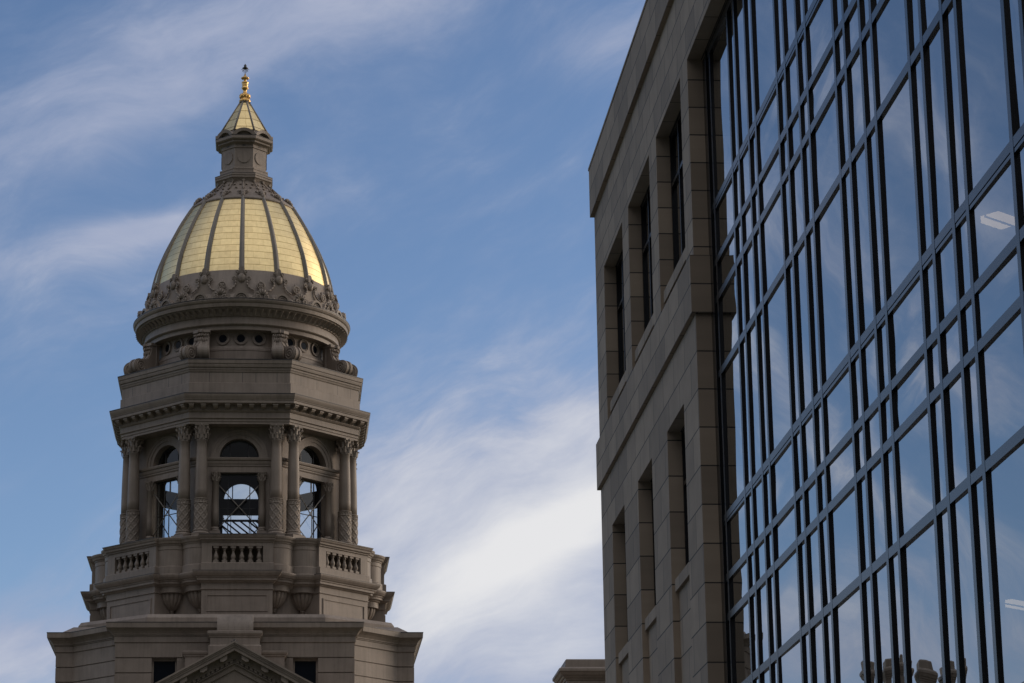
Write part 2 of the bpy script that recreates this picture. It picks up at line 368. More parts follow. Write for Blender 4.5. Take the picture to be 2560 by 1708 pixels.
b = MB()
b.octa([(1.0, 38.95), (1.12, 39.16), (1.17, 39.20), (1.17, 39.28), (1.19, 39.30), (1.19, 39.39), (1.13, 39.43), (0.985, 39.45), (0.985, 39.60), (1.0, 39.62), (1.0, 39.67), (0.925, 39.71),
        (0.913, 39.72), (0.913, 40.56), (0.95, 40.58), (0.95, 40.61), (0.93, 40.62), (0.93, 40.72), (0.99, 40.76), (1.04, 40.77), (1.08, 40.79), (1.08, 40.86), (1.15, 40.88), (1.19, 40.92), (1.19, 41.05), (1.16, 41.07), (1.0, 41.10), (0.95, 41.4)])
lan = b.obj('lantern', STONE, cap)
b = MB(); b.prism([(x, z) for x, z in arc(0.262, 0, 2 * pi - 2 * pi / 40, 39, (0, 40.17))], 0.905, 0.945); d = b.obj('disc', STONE, lan); copies(d)
b = MB(); b.fbox(-0.06, 0.06, 0.93, 0.945, 40.66, 40.70); d = b.obj('vent_slot', IRON, lan); copies(d)
# segmental pediments round the lantern cornice
b = MB(); w, h = 0.485, 0.285
Rr = (w * w + h * h) / (2 * h); th = math.asin(w / Rr)
outer = [(Rr * sin(-th + 2 * th * i / 16), 41.08 + h - Rr + Rr * cos(-th + 2 * th * i / 16)) for i in range(17)]
inner = [(Rr * 0.72 * sin(-th + 2 * th * i / 16) * 1.0, 41.05 + h * 0.66 - Rr * 0.72 + Rr * 0.72 * cos(-th + 2 * th * i / 16)) for i in range(17)]
q = b.add([(x, -1.20, z) for x, z in outer] + [(x, -1.18, max(z, 41.04)) for x, z in inner] + [(x, -0.88, z) for x, z in outer] + [(x, -1.02, max(z, 41.04)) for x, z in inner])
for i in range(16):
    b.face((q + i, q + i + 1, q + 18 + i, q + 17 + i)); b.face((q + i, q + i + 1, q + 35 + i, q + 34 + i), smooth=True); b.face((q + 17 + i, q + 18 + i, q + 52 + i, q + 51 + i), smooth=True)
b.prism([(x * 0.98, max(z, 41.04)) for x, z in inner] , 0.95, 1.03)
d = b.obj('arched_pediment', STONE, lan); copies(d)

# --- dome
def radius(z, P):
    n = len(P)
    for i in range(n - 1):
        (r0, z0), (r1, z1) = P[i], P[i + 1]
        if z0 >= z >= z1:
            def m_(k):
                a, c = P[max(k - 1, 0)], P[min(k + 1, n - 1)]; return (c[0] - a[0]) / (c[1] - a[1])
            h = z1 - z0; t = (z - z0) / h
            return (2 * t ** 3 - 3 * t * t + 1) * r0 + (t ** 3 - 2 * t * t + t) * h * m_(i) + (3 * t * t - 2 * t ** 3) * r1 + (t ** 3 - t * t) * h * m_(i + 1)
    return P[-1][0] if z < P[-1][1] else P[0][0]
DP0 = [(1.05, 39.10), (1.66, 38.50), (2.03, 38.13), (2.26, 37.82), (2.51, 37.42), (2.74, 37.02), (2.93, 36.64), (3.12, 36.25), (3.28, 35.86), (3.42, 35.50), (3.53, 35.14), (3.62, 34.76), (3.69, 34.40), (3.75, 34.0), (3.82, 33.5), (3.86, 33.0)]
ZT, ZB, NR = 37.93, 34.36, 12
b = MB()
n = 192; SUB = 3; MZ = NR * SUB
q = b.add([(radius(z, DP0) * cos(2 * pi * j / n), radius(z, DP0) * sin(2 * pi * j / n), z) for z in [ZT + (ZB - ZT) * i / MZ for i in range(MZ + 1)] for j in range(n)])
for i in range(MZ):
    for j in range(n):
        k = (j + 1) % n; u0, u1 = 4.2 * j / 12, 4.2 * (j + 1) / 12
        b.face((q + (i + 1) * n + j, q + (i + 1) * n + k, q + i * n + k, q + i * n + j), uv=[(u0, (i + 1) / SUB), (u1, (i + 1) / SUB), (u1, i / SUB), (u0, i / SUB)], smooth=True)
dome = b.obj('dome', GOLD, cap, fix=False); dome['label'] = 'gold leaf dome panels'
b = MB(); n = 14; R = []
t = -pi / 2
for i in range(n + 1):
    z = 38.05 + (34.25 - 38.05) * i / n; r = radius(z, DP0); z2 = z - 0.01
    w = 0.075 + 0.035 * i / n
    prof = [(-w, -0.03), (-w, 0.035), (-w * 0.62, 0.05), (-w * 0.45, 0.085), (0, 0.105), (w * 0.45, 0.085), (w * 0.62, 0.05), (w, 0.035), (w, -0.03)]
    R.append([(u, -(r + o), z2 + o * 0.35) for u, o in prof])
b.rings(R, smooth=False)
rb = b.obj('dome_rib', RIBM, dome); copies(rb, 16, pi / 8)
# collar under the lantern with its rosettes
b = MB(); b.lathe([(2.19, 37.88), (2.24, 37.93), (2.22, 38.0), (2.05, 38.14), (1.86, 38.30), (1.62, 38.50), (1.40, 38.68), (1.22, 38.85), (1.11, 39.0), (1.06, 39.12), (1.05, 39.22)], 64)
colr = b.obj('collar', STONE, cap)
def knob(r, z, s, tall=1.2):
    b = MB(); b.ell((0, -r, z), s, s * 0.8, s * tall, 10, 6); b.ell((-s * 0.9, -r + 0.02, z + s * 0.3), s * 0.5, s * 0.5, s * 0.5, 8, 5); b.ell((s * 0.9, -r + 0.02, z + s * 0.3), s * 0.5, s * 0.5, s * 0.5, 8, 5); b.ell((0, -r - s * 0.3, z + s * 0.9), s * 0.7, s * 0.5, s * 0.4, 8, 5)
    return b
d = knob(1.13, 39.07, 0.060).obj('bud', ORN, colr); copies(d, 16, pi / 8)
b = MB()
for k in range(32):
    t = pi / 32 + 2 * pi * k / 32; b.ell((1.26 * cos(t), 1.26 * sin(t), 38.86), 0.05, 0.05, 0.045, 8, 5)
    t = 2 * pi * k / 32; b.ell((1.52 * cos(t), 1.52 * sin(t), 38.63), 0.055, 0.055, 0.05, 8, 5)
    t = pi / 32 + 2 * pi * k / 32; b.ell((1.85 * cos(t), 1.85 * sin(t), 38.34), 0.06, 0.06, 0.07, 8, 5)
for k in range(16):
    t = 2 * pi * k / 16; b.tube((1.12 * cos(t), 1.12 * sin(t), 39.05), (1.66 * cos(t), 1.66 * sin(t), 38.52), 0.03, 6)
b.obj('leaf_relief', ORN, colr)
b = MB(); b.ell((0, -1.95, 38.30), 0.15, 0.12, 0.10); b.ell((0, -2.05, 38.20), 0.10, 0.10, 0.12); b.torus((-0.13, -2.02, 38.26), (1, 0, 0), (0, 0, 1), 0.05, 0.025, 12, 6); b.torus((0.13, -2.02, 38.26), (1, 0, 0), (0, 0, 1), 0.05, 0.025, 12, 6); b.ell((0, -2.16, 38.08), 0.09, 0.06, 0.11)
d = b.obj('rib_crest', ORN, colr); copies(d, 16, pi / 8)

# --- ornamented base of the dome
b = MB(); b.lathe([(3.66, 34.42), (3.73, 34.36), (3.73, 34.31), (3.74, 34.30), (3.79, 33.85), (3.80, 33.84), (3.83, 33.83), (3.86, 33.45), (3.95, 33.2), (4.10, 33.05), (4.10, 32.98)], 96)
dbase = b.obj('dome_base', STONE, cap)
b = MB(); a = 3.83
half = [(0.04, 34.47), (0.09, 34.42), (0.11, 34.34), (0.17, 34.26), (0.16, 34.18), (0.20, 34.10), (0.25, 34.02), (0.25, 33.93), (0.21, 33.85), (0.20, 33.78), (0.23, 33.68), (0.30, 33.57), (0.40, 33.48), (0.52, 33.43), (0.58, 33.34), (0.56, 33.26)]
b.prism(half + [(-x, z) for x, z in half[::-1]], 3.6, 3.885)
b.ell((0, -3.90, 33.99), 0.15, 0.10, 0.19, 16, 10)
for s in (-1, 1):
    b.torus((s * 0.29, -3.91, 33.97), (1, 0, 0), (0, 0, 1), 0.068, 0.036, 16, 8); b.ell((s * 0.29, -3.93, 33.97), 0.028, 0.03, 0.028, 8, 5)
    b.torus((s * 0.17, -3.86, 34.27), (1, 0, 0), (0, 0, 1), 0.048, 0.026, 14, 7); b.torus((s * 0.055, -3.81, 34.40), (1, 0, 0), (0, 0, 1), 0.045, 0.024, 14, 7)
    P = [(0.24, -3.92, 33.88), (0.215, -3.93, 33.76), (0.27, -3.945, 33.64), (0.36, -3.96, 33.53), (0.50, -3.975, 33.45)]
    for p, q in zip(P, P[1:]): b.tube((s * p[0], p[1], p[2]), (s * q[0], q[1], q[2]), 0.034, 8)
    b.tube((s * 0.03, -3.84, 34.46), (s * 0.15, -3.92, 34.14), 0.026, 8)
for i in range(5): b.ell((0.035 - 0.018 * i, -4.0 + 0.012 * abs(i - 2), 34.10 - 0.055 * i), 0.022, 0.02, 0.02, 6, 5)
d = b.obj('scroll_cartouche', ORN, dbase); copies(d, 16, pi / 8)
b = MB()                                        # arched hood below each cartouche
o = arc(0.31, 0, pi, 14, (0, 33.02)); i_ = arc(0.22, 0, pi, 14, (0, 33.02))
b.prism(o + i_[::-1], 3.85, 4.30); b.prism(arc(0.22, 0, pi, 14, (0, 33.02)), 3.85, 4.24)
b.torus((0, -4.245, 33.02), (1, 0, 0), (0, 0, 1), 0.15, 0.022, 14, 6, 0, pi)
for s in (-1, 1): b.ell((s * 0.38, -4.28, 33.05), 0.07, 0.05, 0.06)
d = b.obj('arched_antefix', ORN, dbase); copies(d, 16, pi / 8)
b = MB(); c0 = (0, 33.0)                        # shell and scrolls between
pts = []
for i in range(25):
    t = pi * i / 24; rr = 0.42 + 0.06 * abs(sin(4.5 * 2 * t / 2)) ; pts.append((0.30 * rr / 0.42 * cos(t) * (1.35 - 0.35 * sin(t)), 33.0 + rr * sin(t)))
b.prism(pts, 4.12, 4.26)
for k in range(7):
    t = pi * (k + 0.5) / 7; b.tube((0.10 * cos(t), -4.28, 33.14 + 0.08 * sin(t)), (0.26 * cos(t), -4.29, 33.08 + 0.36 * sin(t)), 0.035, 6)
for s in (-1, 1):
    b.torus((s * 0.16, -4.30, 33.10), (1, 0, 0), (0, 0, 1), 0.075, 0.03, 14, 7); b.torus((s * 0.16, -4.30, 33.10), (1, 0, 0), (0, 0, 1), 0.025, 0.02, 10, 6)
    b.tube((s * 0.22, -4.27, 33.07), (s * 0.46, -4.24, 33.01), 0.04, 6)
d = b.obj('shell_antefix', ORN, dbase, rotz=pi / 16); copies(d, 16, pi / 8)
b = MB(); b.ell((0, -3.92, 33.67), 0.15, 0.06, 0.17); b.torus((0, -3.96, 33.67), (1, 0, 0), (0, 0, 1), 0.145, 0.035, 18, 7); b.tube((0, -3.92, 33.8), (0, -3.85, 33.92), 0.05, 6)
for s in (-1, 1):
    b.ell((s * 0.06, -3.975, 33.70), 0.035, 0.03, 0.06, 8, 5); b.ell((s * 0.05, -3.975, 33.60), 0.03, 0.03, 0.05, 8, 5)
d = b.obj('rosette', ORN, dbase, rotz=pi / 16); copies(d, 16, pi / 8)

# --- round cornice and drum with oculi
b = MB(); b.lathe([(3.3, 31.84), (3.92, 31.84), (3.93, 31.99), (4.01, 32.02), (4.04, 32.05), (4.04, 32.09), (3.98, 32.11), (3.97, 32.36), (4.03, 32.38), (4.03, 32.41), (4.05, 32.42), (4.09, 32.52), (4.19, 32.60), (4.25, 32.62), (4.27, 32.66),
                   (4.34, 32.68), (4.36, 32.78), (4.36, 32.82), (4.41, 32.86), (4.445, 32.93), (4.445, 32.98), (4.42, 33.0), (4.05, 33.05), (3.7, 33.06)], 128, smooth=False)
rc = b.obj('round_cornice', STONE, cap)
b = MB()
for k in range(96):
    t = 2 * pi * k / 96; ct, st = cos(t), sin(t)
    def P(r, w, z): return (r * ct - w * st, r * st + w * ct, z)
    q = b.add([P(4.06, -0.05, 32.40), P(4.06, 0.05, 32.40), P(4.15, 0.085, 32.51), P(4.15, -0.085, 32.51), P(4.31, 0.06, 32.61), P(4.31, -0.06, 32.61), P(4.12, 0, 32.385), P(4.22, 0, 32.48), P(4.36, 0, 32.575), P(4.33, 0, 32.55)])
    for f in ((0, 6, 7, 3), (6, 1, 2, 7), (3, 7, 8, 5), (7, 2, 4, 8)): b.face([q + i for i in f])
b.obj('leaf_moulding', ORN, rc)
b = MB(); b.lathe([(3.66, 30.36), (3.68, 30.40), (3.68, 30.66), (3.66, 30.70), (3.66, 31.03), (3.68, 31.05), (3.68, 31.12), (3.62, 31.16), (3.60, 31.22), (3.58, 31.26), (3.54, 31.27), (3.54, 31.80), (3.60, 31.82), (3.60, 31.86)], 128, smooth=False)
drum = b.obj('oculus_drum', STONE, cap)
for j, off in enumerate((-11.6, 0, 11.6)):
    b = MB(); c = (0, -3.50, 31.57); X, Z = (1, 0, 0), (0, 0, 1)
    for (ro, ri, a0, a1) in ((0.275, 0.225, 3.45, 3.60), (0.225, 0.185, 3.45, 3.575), (0.185, 0.16, 3.45, 3.555)):
        n = 32
        R = [[(rr * cos(2 * pi * i / n), -aa, 31.57 + rr * sin(2 * pi * i / n)) for i in range(n)] for rr, aa in ((ro, a0), (ro, a1 - 0.015), (ro - 0.012, a1), (ri, a1), (ri, a0))]
        b.rings(R, caps=(False, False))
    oc = b.obj('oculus', STONE, cap, rotz=radians(off))
    b = MB(); n = 24; q = b.add([(0.162 * cos(2 * pi * i / n), -3.545, 31.57 + 0.162 * sin(2 * pi * i / n)) for i in range(n)]); b.face(range(q, q + n)); b.obj('pane', DGLASS, oc)
    copies(oc)
# scroll brackets
b = MB()
side = [(3.40, 31.82), (3.86, 31.82), (3.86, 31.70), (3.80, 31.66), (3.84, 31.50), (3.90, 31.30), (4.0, 31.14), (4.15, 31.06), (4.32, 31.06)]
side += [(4.40 + 0.29 * cos(t), 30.76 + 0.29 * sin(t)) for t in [radians(x) for x in range(95, -95, -14)]]
side += [(4.36, 30.44), (4.25, 30.42), (3.40, 30.42)]
def sprism(b, pts, u0, u1): b.rings([[(u, -a, z) for a, z in pts] for u in (u0, u1)])
sprism(b, side, -0.21, 0.21)
rid = [(3.82, 31.62), (3.87, 31.50), (3.93, 31.31), (4.02, 31.17), (4.16, 31.09), (4.32, 31.09)] + [(4.40 + 0.325 * cos(t), 30.76 + 0.325 * sin(t)) for t in [radians(x) for x in range(95, -80, -14)]] + [(4.40, 30.50), (3.7, 30.6)]
sprism(b, rid, -0.16, -0.06); sprism(b, rid, 0.06, 0.16)
for s in (-1, 1):
    b.torus((s * 0.21, -4.40, 30.76), (0, 1, 0), (0, 0, 1), 0.22, 0.03, 18, 6); b.torus((s * 0.21, -4.40, 30.76), (0, 1, 0), (0, 0, 1), 0.11, 0.03, 14, 6); b.ell((s * 0.215, -4.40, 30.76), 0.03, 0.05, 0.05, 8, 5)
b.fbox(-0.25, 0.25, 3.4, 3.90, 31.72, 31.835)
for k in range(5): b.ell((-0.16 + 0.08 * k, -3.90 - 0.01 * (k % 2), 31.60), 0.035, 0.04, 0.06, 8, 5)
for k in range(4): b.ell((-0.12 + 0.08 * k, -3.92, 31.42), 0.03, 0.03, 0.09, 8, 5)
for s in (-1, 1):
    br = b.obj('scroll_bracket', STONE, cap) if s == -1 else br0.copy()
    if s == 1: col.objects.link(br)
    else: br0 = br
    # the bracket sits beside the face centre, square to the face
    br.delta_location = (0, 0, 0)
    for k in range(8):
        o = br if k == 0 else br.copy()
        if k: col.objects.link(o)
        t = k * pi / 4; o.rotation_euler = (0, 0, t); o.location = (s * 1.46 * cos(t), s * 1.46 * sin(t), 0)

# --- attic and main entablature
b = MB(); b.octa([(4.4, 28.85), (4.79, 28.93), (4.79, 29.40), (4.73, 29.43), (4.73, 29.84), (4.76, 29.86), (4.78, 29.93), (4.80, 29.95), (4.80, 30.02), (4.85, 30.04), (4.87, 30.12), (4.87, 30.16), (4.90, 30.18), (4.915, 30.32), (4.88, 30.36), (3.5, 30.42)])
nat = len(b.f)
for k in range(8):
    t0 = k * pi / 4; half = 4.73 * math.tan(pi / 8)
    for u in (-1.35, -0.45, 0.75, 1.5) if k % 2 else (-1.2, 0.1, 0.62, 1.45):
        x, y = u, -4.7315
        b.rings([[(cos(t0) * (x + dx) - sin(t0) * yy, sin(t0) * (x + dx) + cos(t0) * yy, z) for dx, yy in ((-0.008, y), (0.008, y), (0.008, y + 0.05), (-0.008, y + 0.05))] for z in (29.44, 29.84)])
at = b.obj('attic', STONE, cap); at.data.materials.append(IRON)
for i, p in enumerate(at.data.polygons): p.material_index = 1 if i >= nat else 0
b = MB(); b.octa([(3.9, 27.77), (4.70, 27.77), (4.70, 27.85), (4.73, 27.87), (4.73, 27.96), (4.79, 27.99), (4.79, 28.02), (4.74, 28.03), (4.74, 28.22), (4.79, 28.25), (4.82, 28.29), (4.80, 28.31), (4.80, 28.50), (5.08, 28.52), (5.10, 28.53), (5.10, 28.63),
                    (5.13, 28.65), (5.13, 28.67), (5.15, 28.70), (5.185, 28.78), (5.20, 28.83), (5.20, 28.87), (5.17, 28.89), (4.6, 28.95)])
mc = b.obj('main_cornice', STONE, cap)
b = MB(); sprism(b, [(4.76, 28.505), (5.03, 28.505), (5.03, 28.45), (5.0, 28.40), (4.93, 28.37), (4.86, 28.35), (4.76, 28.33)], -0.09, 0.09)
b.fbox(-0.105, 0.105, 4.77, 5.05, 28.455, 28.508)
d0 = b.obj('modillion', STONE, mc)
for k in range(8):
    for i in range(9):
        o = d0 if (k, i) == (0, 0) else d0.copy()
        if o is not d0: col.objects.link(o)
        t = k * pi / 4; u = (i - 4) * 0.468; o.rotation_euler = (0, 0, t); o.location = (u * cos(t), u * sin(t), 0)

b = MB(); b.octa([(5.0, 28.868), (5.212, 28.868), (5.212, 28.90), (5.0, 28.93)]); b.obj('flashing', IRON, mc)
b = MB(); b.octa([(4.8, 30.322), (4.926, 30.322), (4.926, 30.352), (4.8, 30.39)]); b.obj('flashing', IRON, at)
b = MB(); b.lathe([(4.35, 32.972), (4.456, 32.972), (4.456, 33.002), (4.35, 33.02)], 128, smooth=False); b.obj('flashing', IRON, rc)
b = MB(); b.octa([(1.1, 41.04), (1.198, 41.04), (1.198, 41.058), (1.1, 41.085)]); b.obj('flashing', IRON, lan)
b = MB(); b.octa([(1.1, 39.382), (1.197, 39.382), (1.197, 39.398), (1.1, 39.436)]); b.obj('flashing', IRON, lan)

# --- the columned stage
def arch_wall():
    b = MB(); AW, TH = 4.05, 0.38; hw = AW * math.tan(pi / 8); hwi = (AW - TH) * math.tan(pi / 8); z0, z1 = 23.0, 27.77
    ow, ot, sp, r = 0.80, 25.98, 26.56, 0.77
    def quadz(u0, u1, za, zb):
        for a, s in ((AW, 1), (AW - TH, -1)):
            f = 1 if a == AW else hwi / hw
            q = b.add([(u0 * (f if abs(u0) > 1.5 else 1), -a, za), (u1 * (f if abs(u1) > 1.5 else 1), -a, za), (u1 * (f if abs(u1) > 1.5 else 1), -a, zb), (u0 * (f if abs(u0) > 1.5 else 1), -a, zb)])
            b.face([q, q + 1, q + 2, q + 3] if s > 0 else [q + 3, q + 2, q + 1, q])
    quadz(-hw, -ow, z0, ot); quadz(ow, hw, z0, ot); quadz(-ow, ow, z0, 23.35); quadz(-hw, hw, ot, sp)
    n = 24
    for a in (AW, AW - TH):
        f = 1 if a == AW else hwi / hw; W_, H_ = hw * f, z1 - sp
        P = []
        for i in range(n + 1):
            t = pi * i / n; c, s = cos(t), sin(t); k = min(W_ / abs(c) if abs(c) > 1e-6 else 1e9, H_ / s if s > 1e-6 else 1e9)
            P.append(((r * c, -a, sp + r * s), (k * c, -a, sp + k * s)))
        # corner points keep the rectangle square
        for i in range(n):
            o0, o1 = P[i][1], P[i + 1][1]
            q = b.add([P[i][0], o0, o1, P[i + 1][0]]); b.face((q, q + 1, q + 2, q + 3))
            if abs(o0[2] - o1[2]) > 1e-6 and abs(o0[0] - o1[0]) > 1e-6:
                q = b.add([o0, (W_ * (1 if o0[0] > 0 else -1), -a, z1), o1]); b.face((q, q + 1, q + 2))
    for i in range(n):
        t0, t1 = pi * i / n, pi * (i + 1) / n
        q = b.add([(r * cos(t0), -AW, sp + r * sin(t0)), (r * cos(t1), -AW, sp + r * sin(t1)), (r * cos(t1), -AW + TH, sp + r * sin(t1)), (r * cos(t0), -AW + TH, sp + r * sin(t0))]); b.face((q, q + 1, q + 2, q + 3))
    def rev(p, q_): q = b.add([(p[0], -AW, p[1]), (q_[0], -AW, q_[1]), (q_[0], -AW + TH, q_[1]), (p[0], -AW + TH, p[1])]); b.face((q, q + 1, q + 2, q + 3))
    rev((-ow, 23.35), (-ow, ot)); rev((ow, 23.35), (ow, ot)); rev((-ow, ot), (ow, ot)); rev((-ow, 23.35), (ow, 23.35)); rev((-r, sp), (r, sp))
    return b
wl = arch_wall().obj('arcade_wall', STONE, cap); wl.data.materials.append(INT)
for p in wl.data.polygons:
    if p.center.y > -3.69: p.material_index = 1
# archivolt and impost belong to each wall
b = MB()
for ro, ri, a1 in ((1.12, 1.06, 4.13), (1.06, 0.93, 4.10), (0.93, 0.775, 4.075)):
    b.prism(arc(ro, 0, pi, 32, (0, 26.56)) + arc(ri, pi, 0, 32, (0, 26.56)), 3.98, a1)
b.obj('archivolt', STONE, wl)
b = MB(); hw = 1.69
def fprof(b, prof, hw0=None, k=None):
    R = []
    for a, z in prof:
        h = (a * math.tan(pi / 8)) if hw0 is None else hw0 + (a - prof[0][0]) * (k or 0)
        R.append([(-h, -a, z), (h, -a, z), (h, -3.9, z), (-h, -3.9, z)])
    b.rings(R)
fprof(b, [(4.06, 26.20), (4.09, 26.24), (4.09, 26.29), (4.12, 26.31), (4.14, 26.38), (4.14, 26.42), (4.19, 26.45), (4.21, 26.51), (4.21, 26.545), (4.17, 26.56)])
b.obj('impost', STONE, wl)
b = MB()                                        # window bars in arch and opening
for u in (-0.36, 0.36): b.fbox(u - 0.02, u + 0.02, 3.72, 3.78, 26.56, 26.56 + sqrt(0.77 ** 2 - u * u))
b.prism(arc(0.775, 0, pi, 24, (0, 26.56)) + arc(0.715, pi, 0, 24, (0, 26.56)), 3.71, 3.79)
b.fbox(-0.78, 0.78, 3.71, 3.79, 26.56, 26.62)
f = b.obj('arch_window_frame', IRON, wl)
b = MB()
q = b.add([(u, -3.75, z) for u, z in arc(0.75, 0, pi, 24, (0, 26.57))]); b.face(range(q, q + 25))
pn = b.obj('arch_window_pane', CLEAR, wl)
b = MB()
for u in (-0.42, 0.42): b.fbox(u - 0.014, u + 0.014, 3.72, 3.76, 23.35, 25.98)
b.fbox(-0.80, 0.80, 3.72, 3.76, 24.58, 24.605)
for u in (-0.79, 0.79): b.fbox(u - 0.03, u + 0.03, 3.70, 3.78, 23.35, 25.98)
b.fbox(-0.80, 0.80, 3.70, 3.78, 25.93, 25.98)
b.obj('opening_frame', IRON, wl)
b = MB(); q = b.add([(-0.80, -3.74, 23.35), (0.80, -3.74, 23.35), (0.80, -3.74, 25.98), (-0.80, -3.74, 25.98)]); b.face((q, q + 1, q + 2, q + 3)); b.obj('opening_pane', CLEAR, wl)
b = MB(); b.tube((-0.80, -3.98, 23.75), (0.80, -3.98, 25.50), 0.022, 6); b.tube((0.80, -3.95, 23.75), (-0.80, -3.95, 25.50), 0.022, 6)
b.obj('cross_brace', RIBM, wl); copies(wl)
def capital(b, c, z0, z1, r, ab, leaf=8):
    h = z1 - z0
    b.lathe([(r * 1.12, z0), (r * 1.16, z0 + 0.03 * h), (r * 1.05, z0 + 0.06 * h), (r * 1.03, z0 + 0.45 * h), (r * 1.12, z0 + 0.68 * h), (r * 1.30, z0 + 0.84 * h), (r * 1.32, z0 + 0.88 * h)], 24, c)
    for row, (zz, rr, hh) in enumerate(((0.10, 1.10, 0.36), (0.34, 1.14, 0.40))):
        for k in range(leaf):
            t = 2 * pi * (k + 0.5 * row) / leaf; w = r * 0.34
            P = lambda q_, x, z: (c[0] + q_ * cos(t) - x * sin(t), c[1] + q_ * sin(t) + x * cos(t), z)
            za, zb = z0 + zz * h, z0 + (zz + hh) * h
            prof = [(rr * r, za, w), (rr * r * 1.06, za + 0.5 * (zb - za), w * 1.05), (rr * r * 1.16, zb, w * 0.8), (rr * r * 1.36, zb + 0.01 * h, w * 0.55), (rr * r * 1.36, zb - 0.08 * h, w * 0.3)]
            q = b.add([P(q_, s * x, z) for q_, z, x in prof for s in (-1, 1)])
            q2 = b.add([P(q_ + 0.02 + x * 0.35, 0, z) for q_, z, x in prof])
            for i in range(4):
                b.face((q + 2 * i, q2 + i, q2 + i + 1, q + 2 * i + 2)); b.face((q2 + i, q + 2 * i + 1, q + 2 * i + 3, q2 + i + 1))
    for k in range(4):
        t = pi / 4 + k * pi / 2; e = Vector((cos(t), sin(t), 0)); p = Vector((c[0], c[1], z0 + 0.76 * h)) + e * ab * 0.93
        b.torus(p, e, (0, 0, 1), h * 0.085, h * 0.045, 12, 6); b.ell(tuple(p), h * 0.06, h * 0.06, h * 0.06, 8, 5)
        b.tube(Vector((c[0], c[1], z0 + 0.5 * h)) + e * r * 1.1, p + Vector((0, 0, h * 0.09)), h * 0.035, 6)
        t = k * pi / 2; b.ell((c[0] + ab * 0.80 * cos(t), c[1] + ab * 0.80 * sin(t), z0 + 0.92 * h), h * 0.09, h * 0.09, h * 0.09, 8, 5)
    R = []
    for z, m_ in ((z0 + 0.87 * h, 0.93), (z0 + 0.91 * h, 1.0), (z1, 1.02)):
        ring = []
        for k in range(4):
            t = pi / 4 + k * pi / 2
            for dt, q_ in ((-0.10, 1.36), (0.10, 1.36), (0.42, 1.08), (pi / 4, 1.0), (pi / 2 - 0.42, 1.08)):
                ring.append((c[0] + ab * q_ * 0.84 * m_ * cos(t + dt), c[1] + ab * q_ * 0.84 * m_ * sin(t + dt), z))
        R.append(ring)
    b.rings(R)
CA = 4.46
def column_parts():
    b = MB(); b.lathe([(0.235, 24.78), (0.236, 25.2), (0.225, 26.0), (0.205, 26.8), (0.196, 27.10), (0.215, 27.12), (0.215, 27.16)], 28)
    shaft = b.obj('column', STONE, cap)
    b = MB(); capital(b, (0, 0), 27.14, 27.775, 0.20, 0.31); b.obj('capital', ORN, shaft)
    b = MB(); n = 72; R = []; za, zb, m = 23.60, 24.64, 56
    for i in range(m + 1):
        z = za + (zb - za) * i / m; ring = []
        for j in range(n):
            t = 2 * pi * j / n
            g = 0.0
            for s in (-1, 1):
                x = (t * 6 / (2 * pi) + s * (z - za) * 2.9) % 1.0; x = min(x, 1 - x); g = max(g, exp(-(x / 0.085) ** 2))
            y1, y2 = (t * 6 / (2 * pi) + (z - za) * 2.9) % 1.0 - 0.5, (t * 6 / (2 * pi) - (z - za) * 2.9) % 1.0 - 0.5
            rr = 0.243 + 0.034 * g + 0.016 * exp(-((y1 * y1 + y2 * y2) / 0.03))
            ring.append((rr * cos(t), rr * sin(t), z))
        R.append(ring)
    b.rings(R, smooth=True); b.obj('lattice_sleeve', ORN, shaft)
    b = MB(); b.lathe([(0.245, 24.62), (0.275, 24.635), (0.278, 24.66), (0.255, 24.67), (0.255, 24.78), (0.275, 24.79), (0.275, 24.82), (0.24, 24.83)], 28)
    for k in range(14):
        t = 2 * pi * k / 14; b.torus((0.258 * cos(t), 0.258 * sin(t), 24.725), (-sin(t), cos(t), 0), (0, 0, 1), 0.03, 0.014, 8, 5)
    b.obj('ornament_ring', ORN, shaft)
    b = MB(); b.fbox(-0.34, 0.34, -0.34, 0.34, 23.22, 23.40); b.lathe([(0.30, 23.38), (0.34, 23.41), (0.345, 23.45), (0.32, 23.485), (0.285, 23.50), (0.28, 23.52), (0.305, 23.54), (0.31, 23.57), (0.29, 23.59), (0.255, 23.60), (0.25, 23.63)], 28); b.obj('base', STONE, shaft)
    return shaft
c0 = column_parts()
kids = [o for o in bpy.data.objects if o.parent == c0]
def place(o, kids, s, off, a, k):
    t = k * pi / 4; x, y = s * off, -a
    o.location = (x * cos(t) - y * sin(t), x * sin(t) + y * cos(t), 0); o.rotation_euler = (0, 0, t)
def multi(o0, off, a):
    kids = [o for o in bpy.data.objects if o.parent == o0]
    for k in range(8):
        for s in (-1, 1):
            if k == 0 and s == -1: o = o0
            else:
                o = o0.copy(); col.objects.link(o)
                for q in kids: d = q.copy(); col.objects.link(d); d.parent = o
            place(o, kids, s, off, a, k)
multi(c0, 1.455, CA)
b = MB(); b.lathe([(0.14, 23.75), (0.142, 24.4), (0.125, 25.58), (0.14, 25.59), (0.14, 25.62)], 20)
s0 = b.obj('small_column', STONE, cap)
b = MB(); capital(b, (0, 0), 25.60, 25.975, 0.125, 0.19); b.obj('capital', ORN, s0)
b = MB(); b.fbox(-0.2, 0.2, -0.2, 0.2, 23.22, 23.60); b.lathe([(0.18, 23.60), (0.195, 23.63), (0.17, 23.66), (0.165, 23.69), (0.18, 23.71), (0.15, 23.74), (0.145, 23.78)], 20); b.obj('base', STONE, s0)
multi(s0, 0.905, 4.06)
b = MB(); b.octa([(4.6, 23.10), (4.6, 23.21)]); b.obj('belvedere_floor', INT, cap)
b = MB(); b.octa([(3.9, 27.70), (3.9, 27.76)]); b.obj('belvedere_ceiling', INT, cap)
b = MB()
